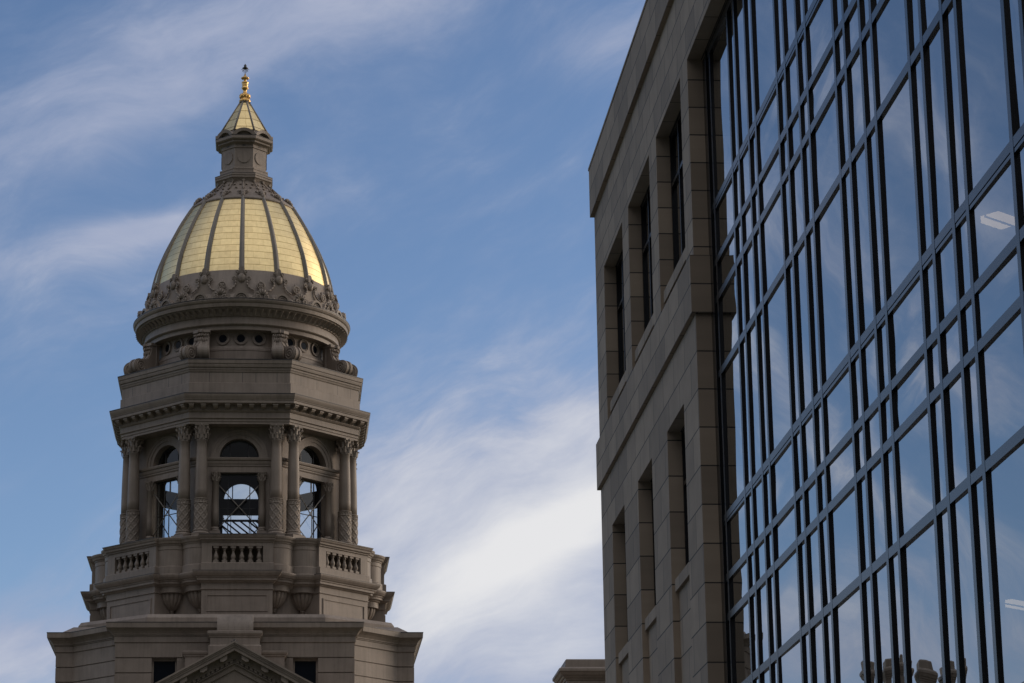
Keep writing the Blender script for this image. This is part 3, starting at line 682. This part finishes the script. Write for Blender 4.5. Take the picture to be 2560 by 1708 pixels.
for i in range(6): b.tube((-1.0 + 0.33 * i, 3.2, 25.55), (0.2 + 0.33 * i, 3.0, 24.55), 0.035, 6)
b.tube((-2.2, 3.2, 25.58), (2.2, 3.2, 25.58), 0.05, 6)
b.obj('inner_stair_rail', IRON, cap)

# --- balcony
b = MB(); b.octa([(4.85, 19.7), (4.85, 20.0), (4.80, 20.03), (4.80, 21.0), (4.9, 21.05), (5.1, 21.3), (5.2, 21.6), (5.2, 21.75), (5.1, 21.80), (5.05, 21.9), (4.75, 22.3), (4.75, 23.12), (4.4, 23.15)])
core = b.obj('balcony_core', STONE, cap)
def bay(b, prof, A, H, ku=1.0, back=4.5):
    b.rings([[(-H - d * ku, -A - d, z), (H + d * ku, -A - d, z), (H + d * ku, -back, z), (-H - d * ku, -back, z)] for d, z in prof])
b = MB()
bay(b, [(0, 22.70), (0.0, 22.83), (0.03, 22.845), (0.05, 22.86), (0.05, 22.89), (0.09, 22.92), (0.12, 22.93), (0.13, 22.99), (0.17, 23.03), (0.19, 23.09), (0.21, 23.10), (0.21, 23.125), (0.15, 23.15)], 5.78, 1.365, 0.55)
for s in (-1, 1):
    x0, x1 = sorted((s * 0.975, s * 1.365)); b.fbox(x0, x1, 4.7, 5.78, 22.05, 22.70)
bay(b, [(0.03, 21.70), (0.08, 21.72), (0.08, 22.02), (0.0, 22.055), (-0.02, 22.07)], 5.78, 1.365, 0.3)
bay(b, [(0, 19.6), (0.06, 19.62), (0.06, 20.02), (0.0, 20.05), (0.0, 21.0), (0.05, 21.015), (0.05, 21.04), (0.02, 21.05), (0.02, 21.26), (0.08, 21.29), (0.10, 21.32), (0.20, 21.34), (0.20, 21.42), (0.24, 21.44), (0.24, 21.48), (0.30, 21.50), (0.36, 21.58), (0.385, 21.64), (0.385, 21.68), (0.33, 21.705)], 5.80, 1.35, 0.86)
bb = b.obj('balcony_bay', STONE, cap)
b = MB(); bay(b, [(0.10, 23.118), (0.218, 23.118), (0.218, 23.138), (0.10, 23.152)], 5.78, 1.365, 0.55); bay(b, [(0.3, 21.672), (0.392, 21.672), (0.392, 21.69), (0.3, 21.708)], 5.80, 1.35, 0.86); b.obj('flashing', IRON, bb)
b = MB()                                        # sunk panel frame below
for (u0, u1, z0, z1) in ((-1.17, 1.17, 20.78, 20.83), (-1.17, 1.17, 20.17, 20.22), (-1.17, -1.12, 20.22, 20.78), (1.12, 1.17, 20.22, 20.78)): b.fbox(u0, u1, 5.75, 5.835, z0, z1)
b.obj('panel_frame', STONE, bb)
b = MB(); b.fbox(-0.1, 0.1, -0.1, 0.1, 22.06, 22.155); b.fbox(-0.1, 0.1, -0.1, 0.1, 22.62, 22.71)
b.lathe([(0.07, 22.15), (0.088, 22.165), (0.07, 22.185), (0.06, 22.20), (0.082, 22.24), (0.095, 22.29), (0.088, 22.34), (0.062, 22.41), (0.045, 22.47), (0.042, 22.52), (0.06, 22.545), (0.075, 22.56), (0.06, 22.58), (0.07, 22.60), (0.08, 22.625)], 16)
for i in range(6):
    if i == 0: bl = b.obj('baluster', STONE, bb, loc=(-0.82, -5.66, 0))
    else:
        o = bl.copy(); col.objects.link(o); o.location = (-0.82 + 0.328 * i, -5.66, 0)
copies(bb)
b = MB(); LR = 0.72
b.lathe([(0.6, 21.70), (LR + 0.06, 21.715), (LR + 0.06, 22.00), (LR, 22.04), (LR, 22.66), (LR + 0.02, 22.68), (LR + 0.02, 22.82), (LR + 0.05, 22.85), (LR + 0.05, 22.88), (LR + 0.10, 22.91), (LR + 0.12, 22.97), (LR + 0.16, 23.02), (LR + 0.18, 23.08), (LR + 0.18, 23.105), (LR + 0.1, 23.13)], 48, smooth=False)
b.lathe([(0.5, 21.03), (LR - 0.10, 21.03), (LR - 0.10, 21.24), (LR - 0.04, 21.275), (LR - 0.02, 21.31), (LR + 0.08, 21.335), (LR + 0.08, 21.41), (LR + 0.12, 21.43), (LR + 0.12, 21.47), (LR + 0.18, 21.49), (LR + 0.24, 21.57), (LR + 0.26, 21.63), (LR + 0.26, 21.67), (LR + 0.2, 21.695)], 48, smooth=False)
pd = b.obj('column_pedestal', STONE, cap)
b = MB(); UR = 0.50
b.lathe([(0.03, 20.27), (0.07, 20.30), (0.05, 20.34), (0.09, 20.36), (0.10, 20.40), (0.07, 20.42)], 20)
b.lathe([(0.08, 20.41), (0.17, 20.45), (0.29, 20.55), (0.40, 20.68), (0.47, 20.82), (UR, 20.96), (UR, 21.035)], 96, mod=lambda t, r, z: 1 - 0.11 * (abs(cos(8 * t)) < 0.22) - 0.07 * (1 - abs(cos(8 * t))) ** 2 if True else 1)
b.obj('fluted_urn', STONE, pd)
multi(pd, 1.40, 4.93)

# --- square base with chamfered links
FA, FH, SA, SH, LK, RA = 9.0, 4.37, 6.75, 6.68, 6.03, 8.40
plan = [(-FH, -FA), (FH, -FA), (FH, -RA), (LK, -SA), (SH, -SA), (SH, SA), (LK, SA), (FH, RA), (FH, FA), (-FH, FA), (-FH, RA), (-LK, SA), (-SH, SA), (-SH, -SA), (-LK, -SA), (-FH, -RA)]
prof = [(0.0, 11.0)]
z = 17.88 - 0.555 * 12
while z < 18.0:
    prof += [(0.0, z - 0.022), (-0.045, z - 0.012), (-0.045, z + 0.012), (0.0, z + 0.022)]; z += 0.555
prof += [(0.0, 18.42), (0.04, 18.45), (0.04, 18.655), (0.07, 18.67), (0.07, 18.70), (0.11, 18.715), (0.11, 18.74), (0.13, 18.78), (0.18, 18.85), (0.25, 18.91), (0.29, 18.94), (0.32, 18.945), (0.33, 19.14), (0.30, 19.155)]
WINS = [(-3.03, -2.114), (2.114, 3.03)]
b = MB()
def ring(d, z): return [(x, y, z) for x, y in offset(plan, d)]
rg = [ring(d, z) for d, z in prof]
# split the front wall round its two windows
st = [b.add(r_) for r_ in rg]; n = len(plan)
for i in range(len(rg) - 1):
    for j in range(n):
        k = (j + 1) % n
        if j == 0 and prof[i + 1][1] <= 17.87:
            (d0, z0), (d1, z1) = prof[i], prof[i + 1]
            us = [-FH - 0, -3.03, -2.114, 2.114, 3.03, FH]
            for u0, u1 in ((us[0], us[1]), (us[2], us[3]), (us[4], us[5])):
                a, c = rg[i], rg[i + 1]
                ua0 = a[0][0] if u0 == us[0] else u0; ua1 = a[1][0] if u1 == us[5] else u1
                uc0 = c[0][0] if u0 == us[0] else u0; uc1 = c[1][0] if u1 == us[5] else u1
                q = b.add([(ua0, a[0][1], z0), (ua1, a[0][1], z0), (uc1, c[0][1], z1), (uc0, c[0][1], z1)]); b.face((q, q + 1, q + 2, q + 3))
        else: b.face((st[i] + j, st[i] + k, st[i + 1] + k, st[i + 1] + j))
for u0, u1 in WINS:
    for p, q_ in (((u0, 11.0), (u0, 17.858)), ((u1, 11.0), (u1, 17.858)), ((u0, 17.858), (u1, 17.858))):
        q = b.add([(p[0], -FA, p[1]), (q_[0], -FA, q_[1]), (q_[0], -FA + 0.3, q_[1]), (p[0], -FA + 0.3, p[1])]); b.face((q, q + 1, q + 2, q + 3))
inn = [(-3.5, -7.2), (3.5, -7.2), (3.6, -7.1), (4.8, -6.0), (6.1, -6.0), (6.1, 6.0), (4.8, 6.0), (3.6, 7.1), (3.5, 7.2), (-3.5, 7.2), (-3.6, 7.1), (-4.8, 6.0), (-6.1, 6.0), (-6.1, -6.0), (-4.8, -6.0), (-3.6, -7.1)]
b.rings([rg[-1], [(x, y, 19.20) for x, y in offset(plan, -0.15)], [(x, y, 19.52) for x, y in inn]], caps=(False, True))
base = b.obj('tower_base', STONE, cap)
b = MB(); b.rings([[(x, y, z) for x, y in offset(plan, d)] for d, z in ((0.2, 19.128), (0.338, 19.128), (0.338, 19.15), (0.2, 19.17))]); b.obj('flashing', IRON, base)
b = MB(); b.rings([[(x, y, z) for x, y in offset([(-3.3, -6.9), (3.3, -6.9), (5.9, -5.0), (5.9, 5.0), (3.3, 6.9), (-3.3, 6.9), (-5.9, 5.0), (-5.9, -5.0)], d)] for d, z in ((0.1, 19.45), (0.1, 19.72), (0.0, 19.86))]); b.obj('base_step', STONE, base)
for u0, u1 in WINS:
    b = MB(); b.fbox(u0, u0 + 0.07, 8.70, 8.82, 11.0, 17.86); b.fbox(u1 - 0.07, u1, 8.70, 8.82, 11.0, 17.86); b.fbox(u0 + 0.07, u1 - 0.07, 8.70, 8.82, 17.78, 17.86); b.fbox(u0 + 0.07, u1 - 0.07, 8.70, 8.80, 16.3, 16.37)
    wf = b.obj('window', STONE, cap)
    b = MB(); q = b.add([(u0, -8.74, 11.0), (u1, -8.74, 11.0), (u1, -8.74, 17.86), (u0, -8.74, 17.86)]); b.face((q, q + 1, q + 2, q + 3)); b.obj('pane', DGLASS, wf)
# pedestal standing over the pediment
b = MB()
def cprof(b, prof, a0, A, H): b.rings([[(-H - d, -A - d, z), (H + d, -A - d, z), (H + d, -a0, z), (-H - d, -a0, z)] for d, z in prof])
cprof(b, [(0.06, 16.0), (0.06, 18.14), (0.0, 18.20), (0.0, 18.45), (0.03, 18.47), (0.04, 18.52), (0.07, 18.54), (0.10, 18.60), (0.10, 18.68), (0.06, 18.70)], 8.7, 10.0, 0.90)
R = []
for i in range(9):
    t = i / 8; R.append([(-0.656, -10.02 + 0.9 * (t ** 2.5) * 0.35, 18.69 + 0.66 * t), (0.656, -10.02 + 0.9 * (t ** 2.5) * 0.35, 18.69 + 0.66 * t), (0.656, -8.9, 18.69 + 0.66 * t), (-0.656, -8.9, 18.69 + 0.66 * t)])
b.rings(R)
b.obj('pediment_pedestal', STONE, cap)
b = MB(); cprof(b, [(0, 15.5), (0.0, 17.76), (0.04, 17.79), (0.05, 17.84), (0.09, 17.87), (0.11, 17.93), (0.11, 17.97), (0.06, 17.985)], 8.7, 9.85, 1.80); b.obj('pediment_parapet', STONE, cap)
# pediment
SL = 0.543; HWP = 4.9; APX = 18.16
ped = None
def rake(b, d0, d1, a0, a1, top=APX):
    # sloped band between vertical drops d0 and d1 below the ridge line, both slopes
    for s in (-1, 1):
        pts = [(0, top - d0), (s * HWP, top - d0 - SL * HWP), (s * HWP, top - d1 - SL * HWP), (0, top - d1)]
        b.prism(pts, a0, a1)
b = MB()
rake(b, 0.0, 0.07, 9.0, 11.10); rake(b, 0.07, 0.13, 9.0, 11.06); rake(b, 0.13, 0.20, 9.0, 11.02); rake(b, 0.20, 0.33, 9.0, 10.98)
rake(b, 0.33, 0.52, 9.0, 10.62); rake(b, 0.52, 0.58, 9.0, 10.60); rake(b, 0.58, 0.70, 9.0, 10.50); rake(b, 0.70, 0.74, 9.0, 10.56); rake(b, 0.74, 0.95, 9.0, 10.46)
b.prism([(0, APX - 0.9), (HWP, APX - 0.9 - SL * HWP), (HWP, 12.5), (-HWP, 12.5), (-HWP, APX - 0.9 - SL * HWP)], 9.0, 10.38)
ped = b.obj('pediment', STONE, cap)
for s in (-1, 1):
    for i in range(6):
        b = MB(); u0 = 0.26 + 0.71 * i
        pts = [(s * u0, APX - 0.32 - SL * u0), (s * (u0 + 0.26), APX - 0.32 - SL * (u0 + 0.26)), (s * (u0 + 0.25), APX - 0.45 - SL * (u0 + 0.25)), (s * (u0 + 0.13), APX - 0.52 - SL * (u0 + 0.13)), (s * u0, APX - 0.50 - SL * u0)]
        b.prism(pts, 10.5, 10.90); b.obj('modillion', STONE, ped)
for s in (-1, 1):
    for i in range(28):
        b = MB(); u0 = 0.06 + 0.165 * i
        b.prism([(s * u0, APX - 0.57 - SL * u0), (s * (u0 + 0.10), APX - 0.57 - SL * (u0 + 0.10)), (s * (u0 + 0.10), APX - 0.68 - SL * (u0 + 0.10)), (s * u0, APX - 0.68 - SL * u0)], 10.4, 10.585); b.obj('dentil', STONE, ped)
b = MB(); b.ell((0, -10.95, APX + 0.02), 0.05, 0.05, 0.05); b.tube((-0.12, -10.95, APX - 0.03), (0.12, -10.95, APX - 0.03), 0.03, 6); b.obj('ridge_cap', IRON, ped)

# --- lower body, wings and chimneys (below the frame, the chimneys rise into it)
b = MB()
for pl, zt in (([(-24, -4.5), (24, -4.5), (24, 9), (-24, 9)], 14.8), ([(-8.4, -8.6), (8.4, -8.6), (8.4, 8.6), (-8.4, 8.6)], 15.4), ([(-4.8, -10.4), (4.8, -10.4), (4.8, -5), (-4.8, -5)], 14.2)):
    pr = [(0.25, 0.0), (0.25, 1.4), (0.0, 1.5), (0.0, 7.0), (0.15, 7.1), (0.15, 7.4), (0.0, 7.5), (0.0, zt - 0.9), (0.25, zt - 0.8), (0.3, zt - 0.5), (0.55, zt - 0.4), (0.6, zt - 0.1), (0.4, zt)]
    b.rings([[(x, y, z) for x, y in offset(pl, d)] for d, z in pr])
wing = b.obj('wing_block', STONE, cap)
wv = []
b = MB(); b.fbox(-0.75, 0.75, 4.3, 4.62, 0, 2.6); b.fbox(-0.62, 0.62, 4.6, 4.64, 0.1, 2.45); wproto = b.obj('window', STONE, cap)
b = MB(); b.fbox(-0.6, 0.6, 4.62, 4.66, 0.15, 2.4); wpane = b.obj('pane', DGLASS, wproto)
wproto.location = (-21, 0, 2.6)
for i, x in enumerate((-21, -17.5, -14, -10.5, 10.5, 14, 17.5, 21)):
    for zz in (2.6, 9.0):
        if x == -21 and zz == 2.6: continue
        o = wproto.copy(); col.objects.link(o); o.location = (x, 0, zz); p = wpane.copy(); col.objects.link(p); p.parent = o
def chimney(x, y, w, d, q=1.0):
    b = MB(); pl = [(x - w, y - d), (x + w, y - d), (x + w, y + d), (x - w, y + d)]
    b.rings([[(px, py, z) for px, py in offset(pl, o * q)] for o, z in ((0.10, 14.5), (0.10, 15.2), (0.0, 15.3), (0.0, 18.36), (0.05, 18.38), (0.07, 18.45), (0.13, 18.47), (0.16, 18.54), (0.22, 18.56), (0.28, 18.66), (0.33, 18.70), (0.33, 18.80), (0.24, 18.86), (0.05, 18.90), (0.04, 19.18), (0.0, 19.22))])
    b.fbox(x - w * 0.7, x + w * 0.7, -y - d * 0.7, -y + d * 0.7, 19.20, 19.26)
    return b.obj('chimney', STONE, cap)
chimney(14.15, 0.4, 1.05, 1.05).location.z = -0.07
for cx in (-13.5, -15.05, -16.55): chimney(cx, 0.2, 0.42, 0.55, 0.55).location.z = -0.03

# ------------------------------------------------------------------ office building
K = 0.52
off = empty('office_building', (0, 0, 0), radians(5.2))
tag(off, 'dark modern office block with pale ashlar corner and tall blue glass curtain wall', 'building')
def zz(z): return EYE + (z - EYE) * K
class SB(MB):
    # boxes in (d, s, z) survey units with metric uv
    def q(s, pts, nrm):
        P = [(p[0] * K, p[1] * K, zz(p[2])) for p in pts]
        if nrm == 'd': uv = [(p[1], p[2]) for p in P]
        elif nrm == 's': uv = [(0.17 + 0.03 * (p[0] - 5.0), p[2]) for p in P]
        else: uv = [(p[1], p[0]) for p in P]
        i = s.add(P); s.face((i, i + 1, i + 2, i + 3), uv=uv)
    def sbox(s, d0, d1, s0, s1, z0, z1):
        s.q([(d0, s1, z0), (d0, s0, z0), (d0, s0, z1), (d0, s1, z1)], 'd'); s.q([(d1, s0, z0), (d1, s1, z0), (d1, s1, z1), (d1, s0, z1)], 'd')
        s.q([(d0, s0, z0), (d1, s0, z0), (d1, s0, z1), (d0, s0, z1)], 's'); s.q([(d1, s1, z0), (d0, s1, z0), (d0, s1, z1), (d1, s1, z1)], 's')
        s.q([(d0, s0, z0), (d0, s1, z0), (d1, s1, z0), (d1, s0, z0)], 'z'); s.q([(d0, s0, z1), (d1, s0, z1), (d1, s1, z1), (d0, s1, z1)], 'z')
    def wall(s, d0, d1, sb, zb, hole):
        # front sheet at d0 with openings cut through to d1
        for i in range(len(sb) - 1):
            for j in range(len(zb) - 1):
                s0, s1, z0, z1 = sb[i], sb[i + 1], zb[j], zb[j + 1]
                H = lambda a, c: 0 <= a < len(sb) - 1 and 0 <= c < len(zb) - 1 and hole(a, c)
                if hole(i, j):
                    if not H(i - 1, j): s.q([(d0, s0, z0), (d1, s0, z0), (d1, s0, z1), (d0, s0, z1)], 's')
                    if not H(i + 1, j): s.q([(d1, s1, z0), (d0, s1, z0), (d0, s1, z1), (d1, s1, z1)], 's')
                    if not H(i, j - 1): s.q([(d0, s0, z0), (d0, s1, z0), (d1, s1, z0), (d1, s0, z0)], 'z')
                    if not H(i, j + 1): s.q([(d0, s0, z1), (d1, s0, z1), (d1, s1, z1), (d0, s1, z1)], 'z')
                else: s.q([(d0, s1, z0), (d0, s0, z0), (d0, s0, z1), (d0, s1, z1)], 'd')
DS, DG, JS, CS, SN = 9.5, 9.9, 58.85, 76.95, 12.0      # stone face, glass, jamb, far corner, near end
UP = mat('ashlar_upper', _ashlar(0.67 * K, 1.34 * K, zz(20.42) - 6.7 * K, LC1, LC2)); LOW = mat('ashlar_lower', _ashlar(0.875 * K, 1.75 * K, zz(18.85) - 17.5 * K, LC1, LC2, 0.3)); BELTM = mat('ashlar_belt', _ashlar(0.675 * K, 1.58 * K, zz(18.85) - 6.75 * K, LC1, LC2, 0.5))
PARM = mat('ashlar_parapet', _ashlar(0.76 * K, 1.83 * K, zz(27.1) - 7.6 * K, LC1, LC2, 0.2))
UW = [(59.98, 64.11), (65.40, 69.56), (70.83, 74.97)]
LW = [(60.98, 63.72), (66.43, 69.10), (71.88, 74.54)]
sb = [JS]; 
for a, c in UW: sb += [a, c]
sb += [CS]
b = SB(); b.wall(DS, DG + 0.6, sb, [20.2, 24.94, 27.1], lambda i, j: j == 0 and i % 2 == 1)
b.q([(DS, JS, 20.2), (DG + 0.6, JS, 20.2), (DG + 0.6, JS, 24.94), (DS, JS, 24.94)], 's')
b.wall(DS, DG + 0.6, [SN, JS], [24.94, 27.1], lambda i, j: False)
b.q([(DS, SN, 24.94), (DS, JS, 24.94), (DG + 0.6, JS, 24.94), (DG + 0.6, SN, 24.94)], 'z')
b.q([(DG + 16, CS, 20.2), (DS, CS, 20.2), (DS, CS, 27.1), (DG + 16, CS, 27.1)], 's')
wu = b.obj('stone_wall', UP, off, fix=False)
sb = [JS]
for a, c in LW: sb += [a, c]
sb += [CS]
b = SB(); b.wall(DS, DG + 0.6, sb, [-1.07, 9.0, 17.31, 18.85], lambda i, j: j == 1 and i % 2 == 1)
b.q([(DS, JS, -1.07), (DG + 0.6, JS, -1.07), (DG + 0.6, JS, 18.85), (DS, JS, 18.85)], 's')
b.q([(DG + 16, CS, -1.07), (DS, CS, -1.07), (DS, CS, 18.85), (DG + 16, CS, 18.85)], 's')
wlw = b.obj('stone_wall', LOW, off, fix=False)
b = SB(); b.sbox(9.40, 9.55, JS - 0.08, CS + 0.1, 18.85, 20.2); b.sbox(9.55, 10.45, JS - 0.08, JS - 0.002, 18.85, 20.2); b.sbox(9.55, 26, CS + 0.002, CS + 0.1, 18.85, 20.2); b.obj('belt_course', BELTM, off, fix=False)
b = SB(); b.sbox(9.38, 26, SN, CS + 0.1, 27.1, 28.55); b.sbox(9.36, 26, SN - 0.02, CS + 0.12, 28.552, 28.63); b.obj('parapet', PARM, off, fix=False)
FR = MULL
def office_window(s0, s1, zt, zsill, par):
    b = SB(); t = 0.10
    for x in (s0 + t / 2, s0 + (s1 - s0) / 3, s1 - (s1 - s0) / 3, s1 - t / 2): b.sbox(9.84, 9.98, x - t / 2, x + t / 2, zsill, zt)
    b.sbox(9.85, 9.97, s0, s1, zt - t, zt); b.sbox(9.85, 9.97, s0, s1, zsill, zsill + t); b.sbox(9.85, 9.97, s0, s1, zt - 1.35, zt - 1.25)
    f = b.obj('window', FR, off, fix=False)
    b = SB(); b.q([(9.91, s1, zsill), (9.91, s0, zsill), (9.91, s0, zt), (9.91, s1, zt)], 'd'); b.obj('pane', SOLAR, f, fix=False)
    b = SB(); b.sbox(9.57, 9.86, s0 + 0.03, s1 - 0.03, zsill - 0.29, zsill); b.obj('sill', UP, f, fix=False)
    return f
for a, c in UW:
    office_window(a, c, 24.94, 20.91, wu)
    b = SB(); b.sbox(9.70, 9.9, a - 0.1, c + 0.1, 19.9, 20.62); b.obj('apron', UP, off, fix=False)
for a, c in LW:
    office_window(a, c, 17.31, 13.70, wlw)
    b = SB(); b.sbox(9.66, 9.9, a - 0.1, c + 0.1, 8.5, 13.41); b.obj('apron', LOW, off, fix=False)

# curtain wall
MW, MP = 0.16, 0.043
mull = []                                              # far edge of each mullion
for k in range(-2, 8):
    for o in (0, 0.84, 2.08, 2.90):
        x = 50.22 - 5.335 * k - o
        if SN < x < JS - 0.3: mull.append(x)
trans = []
for k in range(-1, 4):
    e = 21.2 - 7.12 * k
    for o, dbl in ((0, True), (1.31, False), (2.16, False), (3.87, False)):
        zt = e - o
        if 0 < zt < 24.0: trans.append((zt, dbl))
trans.sort(reverse=True)
edges = [JS] + [m_ - MW / 2 for m_ in mull] + [SN]
for m_ in mull:
    b = SB(); b.sbox(DG - MP, DG + 0.12, m_ - MW, m_, -1.0, 24.9); b.obj('mullion', MULL, off, fix=False)
b = SB(); b.sbox(DG - MP, DG + 0.12, JS - 0.55, JS, -1.0, 24.9); b.sbox(DG - MP - 0.03, DG, JS - 0.62, JS - 0.50, -1.0, 24.9); b.obj('jamb_frame', MULL, off, fix=False)
b = SB(); b.sbox(DG - MP - 0.002, DG + 0.12, SN, JS - 0.6, 24.70, 24.935); b.obj('head_frame', MULL, off, fix=False)
for zt, dbl in trans:
    b = SB()
    if dbl:
        b.sbox(DG - MP + 0.003, DG + 0.12, SN, JS - 0.5, zt - 0.15, zt); b.sbox(DG - MP + 0.008, DG + 0.12, SN, JS - 0.5, zt - 0.225, zt - 0.168); b.sbox(DG - 0.005, DG + 0.12, SN, JS - 0.5, zt - 0.2, zt - 0.1)
    else: b.sbox(DG - MP + 0.003, DG + 0.12, SN, JS - 0.5, zt - 0.16, zt)
    b.obj('transom', MULL, off, fix=False)
# glass: every pane a little out of true
vm = camo.matrix_world.inverted(); offm = Matrix.Rotation(radians(5.2), 4, 'Z')
def pix(d, s, z):
    p = vm @ (offm @ Vector((d * K, s * K, zz(z))))
    return (1280 + 6900 * p.x / -p.z, 854 - 6900 * p.y / -p.z)
zed = [24.9] + [t_[0] - 0.08 for t_ in trans] + [-1.0]
panes = []
for i in range(len(edges) - 1):
    for j in range(len(zed) - 1):
        s1, s0, z1, z0 = edges[i], edges[i + 1], zed[j], zed[j + 1]
        c = [pix(DG, s, z) for s, z in ((s0, z0), (s1, z0), (s1, z1), (s0, z1))]
        c = [(max(-1, min(2561, x)), max(-1, min(1709, y))) for x, y in c]
        A = abs(sum(c[q][0] * c[(q + 1) % 4][1] - c[(q + 1) % 4][0] * c[q][1] for q in range(4))) / 2
        panes.append((A, s0, s1, z0, z1))
panes.sort(reverse=True)
def pane_mesh(b, s0, s1, z0, z1):
    w, h = (s1 - s0), (z1 - z0); n, m = (6, 10)
    tx, tz = random.gauss(0, 0.0038), random.gauss(0, 0.0026); bu = random.uniform(0.0006, 0.0026) * min(w, h, 1.2); ph = random.uniform(0, 6.28)
    wv_ = random.uniform(0.0, 0.0011) * (1.0 if w > 0.6 else 1.8)
    q = len(b.v); pts = []
    for j in range(m + 1):
        for i in range(n + 1):
            x, y = i / n - 0.5, j / m - 0.5
            d = DG + 0.002 + tx * x * w + tz * y * h - bu * (1 - 4 * x * x) * (1 - 4 * y * y) + wv_ * w * sin(9 * y + 3 * x + ph)
            pts.append((d * K, (s0 + (x + 0.5) * w) * K, zz(z0 + (y + 0.5) * h)))
    b.add(pts)
    for j in range(m):
        for i in range(n):
            a = q + j * (n + 1) + i; b.face((a, a + n + 1, a + n + 2, a + 1), smooth=True)
for p in panes[:100]:
    b = MB(); pane_mesh(b, *p[1:]); b.obj('glass_pane', SOLAR, off, fix=False)
b = MB()
for p in panes[100:]: pane_mesh(b, *p[1:])
o = b.obj('glass_panes', SOLAR, off, fix=False); o['kind'] = 'stuff'
# inside: slabs, core wall, near end and back
b = SB()
for k in range(-1, 4):
    z = 12.0 + 7.12 * (1 - k)
    if z < 25 and z > -1: b.sbox(DG + 0.25, 25.9, SN + 0.1, JS - 0.2, z, z + 0.5)
b.sbox(20, 20.3, SN + 0.1, JS - 0.2, -1, 24.9); b.sbox(DG + 0.15, 25.9, JS + 0.5, JS + 0.7, -1, 26.9); b.sbox(DG + 0.5, 25.9, JS + 0.8, CS - 0.2, 26.5, 27.0); b.sbox(10.6, 25.9, CS - 0.3, CS - 0.1, -1, 27); b.sbox(12.5, 12.7, JS + 0.8, CS - 0.4, -1, 26.4)
b.obj('interior', INT, off, fix=False)
b = SB(); b.sbox(25.9, 26, SN, CS, -1.07, 27.1); b.sbox(DS, 26, SN - 0.1, SN, -1.07, 27.1); b.obj('rear_wall', LOW, off, fix=False)

# ceiling lights seen through the glass
def ceil_light(px, py, zl, w, l, label, drop=0.05):
    d = (fw * 6900 + rt * (px - 1280) - up * (py - 854)).normalized()
    t = (zl - EYE) / d.z                                # the fitting hangs just under its slab
    p = Vector((0, 0, EYE)) + d * t
    r = empty('ceiling_light', p, radians(-46)); tag(r, label, 'ceiling light', 'lit ceiling lights inside the office')
    b = MB(); b.box(-w - 0.02, w + 0.02, -l - 0.02, l + 0.02, 0.015, 0.06); b.box(-0.012, 0.012, -l, l, -0.01, 0.015); b.obj('housing', INT, r)
    b = MB(); b.tube((0, -l * 0.6, 0.06), (0, -l * 0.6, drop), 0.006, 6); b.tube((0, l * 0.6, 0.06), (0, l * 0.6, drop), 0.006, 6); b.obj('hanger', INT, r)
    b = MB(); b.box(-w, -0.014, -l, l, 0.0, 0.02); b.box(0.014, w, -l, l, 0.0, 0.02); b.obj('diffuser', LED, r)
ceil_light(2499, 553, zz(19.12) - 0.06, 0.17, 0.25, 'lit ceiling light seen through the glass pane at the upper right')
ceil_light(2545, 1514, zz(12.0) - 0.06, 0.15, 0.32, 'lit ceiling light low behind the glass, cut by the right edge')

# ------------------------------------------------------------------ ground
b = MB(); n = 64; q = b.add([(4000 * cos(2 * pi * i / n), 4000 * sin(2 * pi * i / n), -0.03) for i in range(n)]); b.face(range(q, q + n)); tag(b.obj('ground', GRASS), 'flat lawn and open ground round the buildings', 'ground', kind='structure')
def strip(name, m, d0, d1, s0, s1, z, label, cat, t=None):
    b = MB()
    if t: b.box(d0, d1, s0, s1, z - t, z)
    else: q = b.add([(d0, s0, z), (d1, s0, z), (d1, s1, z), (d0, s1, z)]); b.face((q, q + 1, q + 2, q + 3))
    o = b.obj(name, m); o.rotation_euler = (0, 0, radians(5.2)); tag(o, label, cat, kind='structure'); return o
strip('road', ASPH, -14, -4, -200, 84, 0.0, 'grey asphalt street beside the office block', 'road')
strip('pavement', CONC, -4, 4.93, -200, 84, 0.12, 'concrete pavement with kerb along the office block', 'pavement', 0.15)
